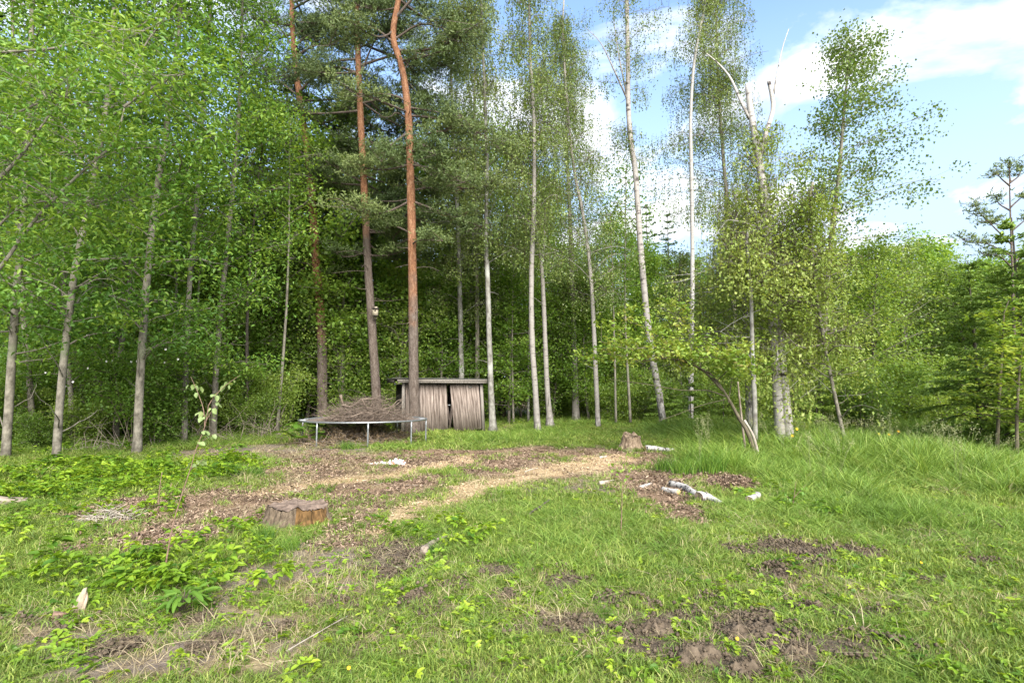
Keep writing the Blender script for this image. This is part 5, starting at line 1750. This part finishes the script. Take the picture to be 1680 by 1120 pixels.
leaning('stick', 'whitish dead stick leaning against the oak sapling foot', 'stick', [(1246, 745), (1236, 715), (1221, 689)], 12.0, .03, .028, M['twig_pale'])
leaning('stick', 'thin grey dead stem standing between oak sapling and broken birch', 'stick', [(1224, 735), (1216, 680), (1210, 622)], 12.8, .03, .018, M['twig'])
leaning('stick', 'slender dead twig upright in the leaves on the left', 'stick', [(259, 828), (262, 800), (266, 774)], 7.0, .006, .004, M['bark_stem'])


def build_split_wood():
    x, y, z = on_ground(124, 1006)
    t = thing('split_wood', 'pale split wood slab standing upright in grass, lower left', 'wood piece', (x, y, z), .3)
    V, f = [], []
    prof = [(-.040, 0), (-.028, .07), (-.012, .13), (.002, .172), (.020, .178), (.024, .14), (.040, .10), (.036, .05), (.030, 0)]
    for k in (0, 1):
        for a, b in prof:
            V.append([a + .16 * b, (.018 if k else -.014) * (1 - b * 2.5) + .1 * b, b - .02])
    n = len(prof)
    f4 = [[i, (i + 1) % n, n + (i + 1) % n, n + i] for i in range(n)]
    b = Bag()
    c0, c1 = len(V), len(V) + 1
    V += [[.015, -.016, .08], [.015, .022, .08]]
    f3 = [[c0, (i + 1) % n, i] for i in range(n)] + [[c1, n + i, n + (i + 1) % n] for i in range(n)]
    b.add(V, f4, f3)
    obj('slab', b.mesh('slab', M['splint']), t)
    b = Bag()
    b.add([[.026, -.02, 0], [.050, -.018, 0], [.066, -.006, .085], [.058, 0, .14], [.026, .012, 0], [.050, .012, 0], [.066, .012, .085]], [[0, 1, 2, 3], [4, 3, 2, 6], [1, 5, 6, 2]], [[0, 3, 4]])
    obj('splinter', b.mesh('splinter', M['splint']), t)


build_split_wood()


def build_rag():
    x, y, z = on_ground(634, 765)
    t = thing('plastic_bag', 'crumpled white plastic bag with red print lying on the chips', 'plastic bag', (x, y, z))
    for nm, cx, rx, ry, h, s in (('bag_body', .19, .17, .14, .13, 3), ('bag_tail', -.15, .22, .07, .045, 9)):
        n = 22
        u, v = np.meshgrid(np.linspace(-1, 1, n), np.linspace(-1, 1, n))
        r2 = np.clip(1 - np.maximum(abs(u), abs(v)) ** 2.5, 0, 1)
        cr = np.abs(fbm(u * 3.1 + s, v * 3.1, s, 3) - .5) * 2
        zz = h * (r2 ** .6) * (.25 + 1.3 * cr) + .006
        b = Bag()
        V = np.stack([cx + u * rx * (.75 + .5 * vn(v * 2, u * 0, s)), v * ry * (.7 + .6 * vn(u * 2.4, v * 0, s + 1)) + .04 * np.sin(3 * u), zz], -1).reshape(-1, 3)
        i, j = np.meshgrid(np.arange(n - 1), np.arange(n - 1), indexing='ij')
        a = (i * n + j).ravel()
        b.add(V, np.stack([a, a + 1, a + n + 1, a + n], 1))
        obj(nm, b.mesh(nm, M['rag']), t)


build_rag()


def mound(name, label, cat, px, py, rx, ry, h, mat, seed, clump=1.0, part='heap_body', rz=0.0):
    x, y, z = on_ground(px, py)
    t = thing(name, label, cat, (x, y, z - .015), rz)
    K, n = 16, 44
    th = np.arange(n) * 2 * PI / n
    V = [[0, 0, h]]
    for k in range(1, K + 1):
        u = k / K
        wob = 1 + .35 * (vn(np.cos(th) * 1.6 + 5, np.sin(th) * 1.6 + seed, seed) - .5) * 2
        X, Yv = np.cos(th) * rx * u * wob, np.sin(th) * ry * u * wob
        zz = h * (1 - u ** 1.7) + clump * h * .55 * (fbm(X * 14 / max(rx, .12) * .12, Yv * 14 / max(rx, .12) * .12, seed, 2) - .5) * (1 - u ** 4) * 2 + clump * .034 * (fbm(X * 30, Yv * 30, seed + 3, 3) - .5) * 2 * (1 - u ** 6) - .02 * u ** 6
        V += np.stack([X, Yv, zz], 1).tolist()
    f3 = [[0, 1 + i, 1 + (i + 1) % n] for i in range(n)]
    f4 = [[1 + (k - 1) * n + i, 1 + k * n + i, 1 + k * n + (i + 1) % n, 1 + (k - 1) * n + (i + 1) % n] for k in range(1, K) for i in range(n)]
    b = Bag(); b.add(V, f4, f3, tint=.35)
    obj(part, b.mesh(part, mat, True), t)
    return t, np.array(V)


def chip_pile(label, px, py, rx, ry, h, n, seed):
    t, V = mound('wood_chip_pile', label, 'wood chip pile', px, py, rx, ry, h, M['chip'], seed, .5, 'pile_body')
    b = Bag()
    a = rng.uniform(0, 2 * PI, n); u = np.sqrt(rng.random(n)) * 1.08
    c = np.stack([np.cos(a) * rx * u, np.sin(a) * ry * u, np.maximum(h * (1 - u ** 1.7), -.0) + rng.uniform(.004, .028, n)], 1)
    L_ = rng.uniform(.014, .055, n)
    q = rng.uniform(0, 2 * PI, n); tl = rng.normal(0, .45, n)
    D = np.stack([np.cos(q) * np.cos(tl), np.sin(q) * np.cos(tl), np.sin(tl)], 1) * L_[:, None] * .5
    Sd = np.stack([-np.sin(q), np.cos(q), rng.normal(0, .5, n)], 1) * (L_ * rng.uniform(.2, .5, n))[:, None] * .5
    b.add(np.stack([c - D - Sd, c + D - Sd * .7, c + D * .9 + Sd, c - D * .8 + Sd], 1).reshape(-1, 3), (np.arange(n) * 4)[:, None] + np.array([[0, 1, 2, 3]]), tint=np.repeat(rng.random(n), 4))
    tag(obj('chips', b.mesh('chips', M['chip']), t), kind='stuff')


chip_pile('mound of brown wood chips in front of the tall dark grass, right of the logs', 1200, 795, .50, .42, .15, 2600, 4)
chip_pile('low spread of wood chips behind the birch logs', 1105, 792, .42, .30, .06, 1300, 7)

HILLS = [('largest dark molehill standing alone in the right grass', 1425, 921, .19, .12, .085), ('small dark molehill at the far right of the grass', 1525, 963, .10, .08, .05),
         ('broad heap of dug soil with straw on it, below the wide bare patch', 1284, 948, .14, .10, .06), ('rough heap of dark earth in the front right group, largest', 1228, 1042, .22, .12, .08),
         ('dark earth clod heap at the front beside a green tuft', 1152, 1078, .20, .12, .09), ('rooted-up earth heap left of the front dark ones', 1072, 1034, .14, .10, .07),
         ('half grassed molehill lowest in the front right', 1222, 1098, .15, .07, .06), ('reddish mossy earth lump in the front right', 1312, 1072, .13, .08, .07), ('rounded earth mound just behind the largest front heap', 1256, 1012, .12, .08, .07),
         ('low molehill in the middle of the front grass', 672, 987, .09, .06, .04), ('flat pale molehill right of the middle front', 836, 981, .10, .05, .03), ('dark root-filled earth heap in mid grass', 822, 938, .14, .10, .05),
         ('small dark molehill beside the dark green rosette plant', 332, 1012, .08, .06, .05), ('little earth heap in dry grass, lower left', 210, 1058, .11, .07, .06), ('thin earth heap in the straw below the rosette plant', 358, 1050, .13, .07, .04),
         ('scraped earth heap left of the wide bare patch', 1213, 908, .14, .10, .04), ('dark crumbly heap at right end of the front group', 1335, 1003, .10, .06, .05)]
for k, (lb_, px, py, rx, ry, h) in enumerate(HILLS):
    t, V = mound('molehill', lb_, 'molehill', px, py, rx, ry, h, M['soil'], 20 + k, 1.0, 'earth_heap', rng.uniform(-.4, .4))
    b = Bag()
    n = 110
    q = V[rng.integers(0, len(V) - 44, n)] * np.array([1.12, 1.12, 1]) + rng.normal(0, .008, (n, 3))
    q[:, 2] = np.maximum(q[:, 2], .01)
    rr = rng.uniform(.003, .016, n) * rng.uniform(.5, 1, n)
    o6 = np.array([[1, 0, 0], [0, 1, 0], [-1, 0, 0], [0, -1, 0], [0, 0, .8], [0, 0, -.8]], float)
    t8 = np.array([[0, 1, 4], [1, 2, 4], [2, 3, 4], [3, 0, 4], [1, 0, 5], [2, 1, 5], [3, 2, 5], [0, 3, 5]])
    b.add((q[:, None] + o6[None] * rr[:, None, None] * rng.uniform(.6, 1.4, (n, 6, 1))).reshape(-1, 3), None, ((np.arange(n) * 6)[:, None, None] + t8[None]).reshape(-1, 3))
    m_ = 14
    s0 = V[rng.integers(0, len(V) - 44, m_)] + [0, 0, .004]
    twigs(b, s0, s0 + rng.normal(0, 1, (m_, 3)) * np.array([.05, .05, .02]) + [0, 0, .012], .0022, .001)
    b.a = {}
    tag(obj('crumbs', b.mesh('crumbs', M['soil']), t), kind='stuff')


# ------------------------------------------------------------------ single plants
def big_leaf(name, L_, Wd, mat, heart=.3, wave=.03, droop=.35, n=9, m=5):
    V, tint = [], []
    for i in range(n):
        u = i / (n - 1)
        w = Wd * .5 * (math.sin(PI * min(u * .93 + heart * (1 - u) + .03, 1)) ** .8)
        for j in range(-m, m + 1):
            s = j / m
            V.append([L_ * u - heart * L_ * .35 * abs(s) * (1 - u) ** 2, w * s, -droop * L_ * u * u + .22 * w * abs(s) + wave * math.sin(u * 11 + s * 5) * abs(s)])
            tint.append(.45 + .25 * (1 - abs(s)) - .1 * (abs(s) < .05))
    k = 2 * m + 1
    f = [[i * k + j, (i + 1) * k + j, (i + 1) * k + j + 1, i * k + j + 1] for i in range(n - 1) for j in range(2 * m)]
    return mesh_from(name, V, np.array(f), mat, True, {'tint': tint})


def leafy(name, label, cat, px, py, leaf_me, n, r, h, el=(10, 60), s=(.7, 1.15), stem_r=.008, group=None, mat='bark_oak'):
    x, y, z = on_ground(px, py)
    t = thing(name, label, cat, (x, y, z), 0, group)
    b = Bag()
    for k in range(n):
        az = k * 2.4 + rng.normal(0, .2)
        u = (k + .5) / n
        e = math.radians(np.interp(u, [0, 1], el[::-1]))
        tip = np.array([math.cos(az) * r * (1 - u * .55), math.sin(az) * r * (1 - u * .55), h * (.25 + .75 * u)])
        tube(b, resample([(0, 0, -.02), tip * [.45, .45, .75], tip], 6), np.linspace(stem_r, stem_r * .5, 6), 5, cap=False)
        o = obj('leaf', leaf_me[k % len(leaf_me)], t, tuple(tip))
        o.rotation_euler = (rng.normal(0, .2), -e + rng.normal(0, .12), az)
        q = rng.uniform(*s)
        o.scale = (q, q, q)
    obj('stem', b.mesh('stem', M[mat], True), t)
    return t


bl = [big_leaf('burdock_leaf', .42, .34, M['broad'], .32, .02) for _ in range(2)]
leafy('burdock', 'large-leaved green plant at the left end of the trampoline', 'plant', 497, 731, bl, 13, .42, .62, (5, 40), (.75, 1.2), .012)
leafy('burdock', 'smaller large-leaved plant behind the left trampoline legs', 'plant', 524, 722, bl, 8, .32, .55, (5, 40), (.6, 1.0), .012)
rl = [big_leaf('rosette_leaf', .15, .048, M['broad'], .0, .004, .55), big_leaf('rosette_leaf', .13, .044, M['broad'], .0, .005, .75)]
leafy('rosette_plant', 'dark green plant with pointed leaves and pale buds, lower left', 'plant', 300, 1004, rl, 30, .085, .16, (5, 70), (.75, 1.15), .004)


def sapling(name, label, px_path, Y, r, leaf_me, leaves_n, spread, side, q0=.45, mat='bark_stem', dy=0.0, s=(.7, 1.2)):
    p = [P(x, y, Y + dy * i) for i, (x, y) in enumerate(px_path)]
    p[0][2] = float(gz(p[0][0], p[0][1])) - .03
    p = resample(p, 18)
    base = p[0].copy()
    t = thing(name, label, 'sapling', tuple(base))
    b = Bag()
    tube(b, p - base, np.linspace(r, r * .35, 18), 6, .05)
    lines = [p]
    for pl in side:
        c = resample([P(x, y, Y + .06 * i) for i, (x, y) in enumerate(pl)], 8)
        tube(b, c - base, np.linspace(r * .55, r * .2, 8), 5, cap=False)
        lines.append(c)
    obj('stem', b.mesh('stem', M[mat], True), t)
    for k in range(leaves_n):
        c = lines[0] if k % (len(side) + 1) == 0 or not side else lines[1 + k % len(side)]
        q = rng.uniform(q0 if c is p else .15, 1.0)
        a = along(c, [q])[0] - base
        az = rng.uniform(0, 2 * PI)
        o = obj('leaf', leaf_me[k % len(leaf_me)], t, tuple(a + np.array([math.cos(az), math.sin(az), 0]) * rng.uniform(0, spread)))
        o.rotation_euler = (rng.normal(0, .5), rng.uniform(.1, 1.1), az)
        w = rng.uniform(*s)
        o.scale = (w, w, w)


sl = [big_leaf('sapling_leaf', .075, .066, M['pale'], .12, .003, .25, 6, 3), big_leaf('sapling_leaf', .065, .058, M['pale'], .12, .004, .4, 6, 3)]
sapling('aspen_sapling', 'thin tall sapling with round pale leaves rising from the ground cover', [(270, 928), (282, 868), (298, 812), (312, 770), (322, 735), (336, 700), (342, 665)], 4.75, .0075, sl, 60, .05,
        [[(336, 700), (334, 672), (325, 645), (313, 618)], [(342, 665), (352, 650), (370, 632), (394, 615)], [(338, 690), (350, 670), (362, 655)], [(322, 735), (334, 722), (350, 712)], [(312, 770), (322, 762), (335, 752)]], .55, s=(.35, .8))
sapling('birch_sapling', 'thin dark sapling in the middle of the clearing grass, nearly leafless', [(1018, 874), (1020, 840), (1021, 800), (1024, 765), (1026, 745)], 5.85, .006, [big_leaf('small_leaf', .035, .025, M['rowan'], .1, .002, .2, 5, 2)], 42, .05,
        [[(1020, 836), (1012, 822), (1010, 812)], [(1021, 800), (1034, 780), (1046, 762)], [(1022, 790), (1008, 774), (1000, 760)]], .45)
sapling('broadleaf_sapling', 'small leafy sapling in the tall grass right of the log stub', [(1300, 838), (1303, 812), (1306, 790)], 6.9, .006, [big_leaf('small_leaf', .05, .03, M['broad'], .1, .002, .2, 5, 2)], 34, .05,
        [[(1302, 825), (1290, 812), (1284, 802)], [(1303, 815), (1316, 802), (1322, 794)]], .2)

for lab, pts, Y, lo, hi, R, n in (('tall rowan sapling with yellow-green leaves before the dark spruce', [(1633, 730), (1640, 640), (1645, 560), (1648, 500)], 12.6, 690, 505, 1.0, 28),
                                  ('rowan sapling with yellow-green leaves at the right edge, nearest', [(1668, 752), (1668, 690), (1672, 620), (1678, 560)], 11.6, 690, 560, .85, 22)):
    birch('rowan_sapling', lab, Y, pts, 6, 'bark_oak', [dict(lo=lo, hi=hi, R=R, nl=n, ncl=4, nleaf=14, hang=0, el=(0, 35), droop=.15, leaf=(.125, .055), sig=(.17, .17, .05), up=.65, down=.2, rad=.008)], .1, None, 'rowan', .01, flare=None)


def build_rose():
    Y = 14.6
    x = at_px(225, Y)
    tb, lb = Bag(), Bag()
    base = np.array([x, Y, float(gz(x, Y))])
    for k in range(9):
        ex = at_px(85 + 30 * k, Y)
        p = resample([base, [x + (ex - x) * .4, Y + rng.normal(0, .2), 1.6 + rng.uniform(0, .8)], [ex, Y + rng.normal(0, .3), 2.2 + rng.uniform(-.2, 1.2)], [ex + (ex - x) * .25, Y + rng.normal(0, .3), 1.8 + rng.uniform(0, 1)]], 14)
        tube(tb, p, np.linspace(.014, .005, 14), 5, cap=False)
        crown(tb, lb, p[3:], p[3][2], p[3:][:, 2].max(), .8, 9, (0, 50), .2, 5, 26, (.2, .2, .16), (.085, .05), .5, .3, rad=.006, prof=lambda u: 1)
    t = thing('rose_bush', 'arching wild rose with small white flowers among the left trunks', 'shrub', tuple(base))
    obj('stem', tb.mesh('stem', M['bark_oak'], True, base), t)
    obj('foliage', lb.mesh('foliage', M['wood'], False, base), t)
    b = Bag()
    for k in range(5):
        a = k * 2 * PI / 5
        c, s = math.cos(a), math.sin(a)
        b.add([[0, -.004, 0], [.03 * c - .018 * s, -.012, .03 * s + .018 * c], [.040 * c, -.016, .040 * s], [.03 * c + .018 * s, -.012, .03 * s - .018 * c]], [[0, 1, 2, 3]])
    me = b.mesh('rose_flower', M['white'])
    for zx, zy in ((382, 450), (467, 567), (493, 565), (575, 568), (600, 566), (200, 616), (288, 676), (725, 515), (780, 558), (833, 437), (320, 657), (675, 505), (722, 572), (386, 597)):
        q = P(zx / 2.667, 380 + zy / 2.667, 13.7 + rng.uniform(-.2, .3)) - base
        o = obj('flower', me, t, tuple(q))
        o.rotation_euler = (rng.normal(0, .4), rng.uniform(0, 6), rng.normal(0, .4))
        o.scale = (.7, .7, .7)


build_rose()


def fern_mesh():
    lb = Bag()
    for k in range(9):
        az = k * .7 + rng.normal(0, .2)
        L_ = rng.uniform(.5, .8)
        d = np.array([math.cos(az) * .75, math.sin(az) * .75, .75])
        c = limb_curve(np.zeros(3), d, L_, .55, 12)
        side = np.array([-math.sin(az), math.cos(az), 0.0])
        q = np.linspace(.12, 1, 26)
        b = along(c, q)
        wl = .17 * np.sin(PI * np.clip(q * .85 + .12, 0, 1))
        for sg in (-1, 1):
            for f in (.3, .6, .9):
                leaf_quads(lb, b + side * sg * (wl * f)[:, None] - np.array([0, 0, .03]) * f, .075, .026, np.clip(rng.normal(.5, .15, 26), 0, 1), .7, .1, dirs=np.repeat((side * sg * 3)[None], 26, 0))
    return lb.mesh('frond', M['fern'])


fm = fern_mesh()
for k, (px, Y) in enumerate(((1105, 20.0), (1150, 18.5), (1175, 20.5), (1205, 17.5), (1310, 17.5), (1365, 18.5), (1400, 17.6), (1430, 18.6), (1470, 18.2), (1500, 19.5), (1230, 19), (1540, 17.6), (1060, 22.5), (1595, 15.6))):
    x = at_px(px, Y)
    t = thing('fern', 'green arching fern at the shaded foot of the right thicket', 'fern', (x, Y, float(gz(x, Y))), rng.uniform(0, 6), 'ferns along the thicket foot')
    s = rng.uniform(.8, 1.3)
    o = obj('fronds', fm, t)
    o.scale = (s, s, s)

# grass tufts one can point to
tm = [blades(150, .10, .26, .005, .9, M['sedge'], 'tuft_blades', 4, .45) for _ in range(2)]
tl_ = [blades(220, .28, .62, .011, .55, M['sedge'], 'tuft_blades', 4, .5)]
for px, py, me, s, lb_ in ((432, 888, tm[0], 1.0, 'dense dark green grass tuft against the left of the large stump'), (474, 905, tm[1], .9, 'fine grass tuft in front of the large stump'), (437, 915, tm[0], .6, 'small dark grass tuft nearest below the large stump'),
                           (592, 866, tm[1], .5, 'low dark grass tuft on the chips right of the large stump'), (540, 806, tm[0], .4, 'tiny green grass tuft on soil behind the large stump'), (990, 1012, tm[1], .55, 'small bright grass tuft beside the front bare soil'),
                           (385, 782, tl_[0], .55, 'tall grass tuft at the edge of the left ground cover'), (420, 782, tl_[0], .45, 'tall grass tuft second from the left, before the trampoline'), (1120, 778, tl_[0], .85, 'tall dark sedge clump behind the wood chips, left half'),
                           (1165, 776, tl_[0], .95, 'tall dark sedge clump behind the wood chip mound'), (1090, 772, tl_[0], .7, 'sedge clump right behind the birch log by the small stump'), (1210, 774, tl_[0], .8, 'sedge clump at the oak sapling foot'),
                           (570, 738, tl_[0], .5, 'grass tuft under the trampoline front edge'), (708, 905, tm[1], .6, 'grass tuft growing beside the tilted bark strip'), (1130, 950, tm[0], .5, 'dark weedy grass tuft in the middle right lawn')):
    x, y, z = on_ground(px, py)
    t = thing('grass_tuft', lb_, 'grass tuft', (x, y, z), rng.uniform(0, 6))
    o = obj('blades', me, t)
    o.scale = (s, s, s)


def flower(px, py, Y, label, h=None):
    q = P(px, py, Y) if Y else None
    if q is None:
        x, y, z = on_ground(px, py + 4)
        q = np.array([x, y, z + .05])
    g = float(gz(q[0], q[1]))
    t = thing('yellow_flower', label, 'flower', (q[0], q[1], g), 0, 'yellow flowers in the grass')
    b = Bag()
    tube(b, resample([(0, 0, -.02), (.01, 0, (q[2] - g) * .5), (0, 0, q[2] - g)], 5), .004, 5)
    obj('stem', b.mesh('stem', M['bark_oak']), t)
    b = Bag()
    n = 14
    r = .042 if Y else .011
    for k in range(n):
        a = k * 2 * PI / n
        c, s = math.cos(a), math.sin(a)
        b.add([[0, 0, 0], [r * .6 * c - r * .18 * s, r * .6 * s + r * .18 * c, r * .3], [r * c, r * s, r * .25], [r * .6 * c + r * .18 * s, r * .6 * s - r * .18 * c, r * .3]], [[0, 1, 2, 3]])
    o = obj('flower_head', b.mesh('flower_head', M['yellow']), t, (0, 0, q[2] - g))
    o.rotation_euler = (.9, 0, 0)


for px, py, Y, lb_ in ((1300, 715, 13.6, 'largest yellow flower at the broken birch foot'), (1307, 704, 14, 'yellow flower just above the largest one by the broken birch'), (1341, 721, 13.8, 'small yellow flower between broken birch and aspen foot'),
                       (1380, 719, 14, 'yellow flower in tall grass right of the aspen foot'), (1442, 712, 14.6, 'yellow flower in the middle of the tall right grass'), (1459, 713, 14.4, 'yellow flower second in the tall right grass'), (1474, 708, 15, 'yellow flower farthest right in the tall grass'),
                       (572, 1112, None, 'tiny yellow flower at the bottom of the front lawn'), (1512, 932, None, 'tiny yellow flower in the lawn below the small far molehill'), (1210, 1058, None, 'tiny yellow flower between the front soil heaps')):
    flower(px, py, Y, lb_)


def seed_heads():
    ms = []
    for k in range(3):
        b = Bag()
        A, B = [], []
        for s in range(5):
            a = rng.uniform(0, 6.28); h = rng.uniform(.55, .85); r = rng.uniform(.03, .12)
            p = resample([(0, 0, 0), (math.cos(a) * r * .4, math.sin(a) * r * .4, h * .6), (math.cos(a) * r * 1.6, math.sin(a) * r * 1.6, h)], 5)
            twigs(b, p[:-1], p[1:], .002, .0015)
            b.a = {}
            A.append(p[-1])
        bb = Bag()
        bb.add(np.concatenate(b.v), np.concatenate(b.f4), tint=.4)
        for p in A:
            n = 26
            c = p + rng.normal(0, 1, (n, 3)) * np.array([.022, .022, .05])
            leaf_quads(bb, c, .024, .009, rng.uniform(.5, 1, n), .2, .1)
        ms.append(bb.mesh('seed_head', M['seed']))
    c = proto_coll('seed_head', ms)
    x, y = spots(7, 15, 3.0)
    m = field('tall', x, y)
    k = (rng.random(len(x)) < np.clip((m - .28) * 1.6, 0, .8)) & (x > 2.5)
    x, y = x[k], y[k]
    scatter('grass_seed_heads', c, np.stack([x, y, gz(x, y)], 1), rng.uniform(.75, 1.15, len(x)), 'pale seed heads above the tall right grass', .1, 3)


seed_heads()

# ------------------------------------------------------------------ labels of the many background plants: each told by the landmark it stands by
MARKS = [(10, 'the farthest-left thick pale trunk'), (108, 'the leaning thick pale trunk'), (238, 'the rightmost thick pale trunk'), (312, 'the slim high-leaved pale trunk'), (420, 'the trampoline scrub'),
         (522, 'the leftmost pine'), (608, 'the nest-box pine'), (678, 'the orange pine'), (745, 'the shed'), (803, 'the birch beside the shed'), (888, 'the pair of thin birches'), (941, 'the dark-topped birch'), (975, 'the curving thin birch'),
         (1064, 'the leaning white birch'), (1135, 'the straight slim white birch'), (1222, 'the oak sapling foot'), (1276, 'the broken birch'), (1352, 'the aspen'), (1460, 'the tall-grass yellow flowers'), (1600, 'the smaller young spruce'), (1660, 'the young pine')]
WORDS = {'trees of the wood behind the clearing': 'tall woodland tree', 'thin trunks in the wood': 'thin bare-stemmed tree', 'understorey shrubs': 'understorey shrub', 'dark spruces in the left wood': 'dark deep-wood spruce',
         'far row of trees under the open sky': 'far open-sky tree', 'bushy young trees at the front of the wood': 'bushy young tree', 'young trees of the right thicket': 'leafy young thicket tree', 'low shrubs of the right thicket': 'low green shrub',
         'low shrubs between the left trunks': 'low leafy shrub', 'ferns along the thicket foot': 'green arching fern'}
ORD = ['nearest', 'second nearest', 'third nearest', 'fourth nearest', 'fifth nearest', 'sixth nearest']
buckets = {}
for o in list(COL.objects):
    g = o.get('group')
    if o.parent is None and g in WORDS:
        px = 840 + o.location.x / o.location.y * F
        if px < -15 or px > 1695:
            where = 'beyond the %s picture edge' % ('left' if px < 0 else 'right')
        else:
            mx, mn = min(MARKS, key=lambda q: abs(q[0] - px))
            d = px - mx
            where = ('right behind ' if abs(d) < 14 else 'just left of ' if d < 0 else 'just right of ') + mn
        buckets.setdefault((WORDS[g], where), []).append(o)
for (w_, where), os_ in buckets.items():
    os_.sort(key=lambda o: o.location.y)
    for k, o in enumerate(os_):
        o['label'] = '%s %s' % (w_, where) + ('' if len(os_) == 1 else ', %s of %s' % (ORD[min(k, 5)], ['', '', 'two', 'three', 'four', 'five', 'six'][min(len(os_), 6)]))
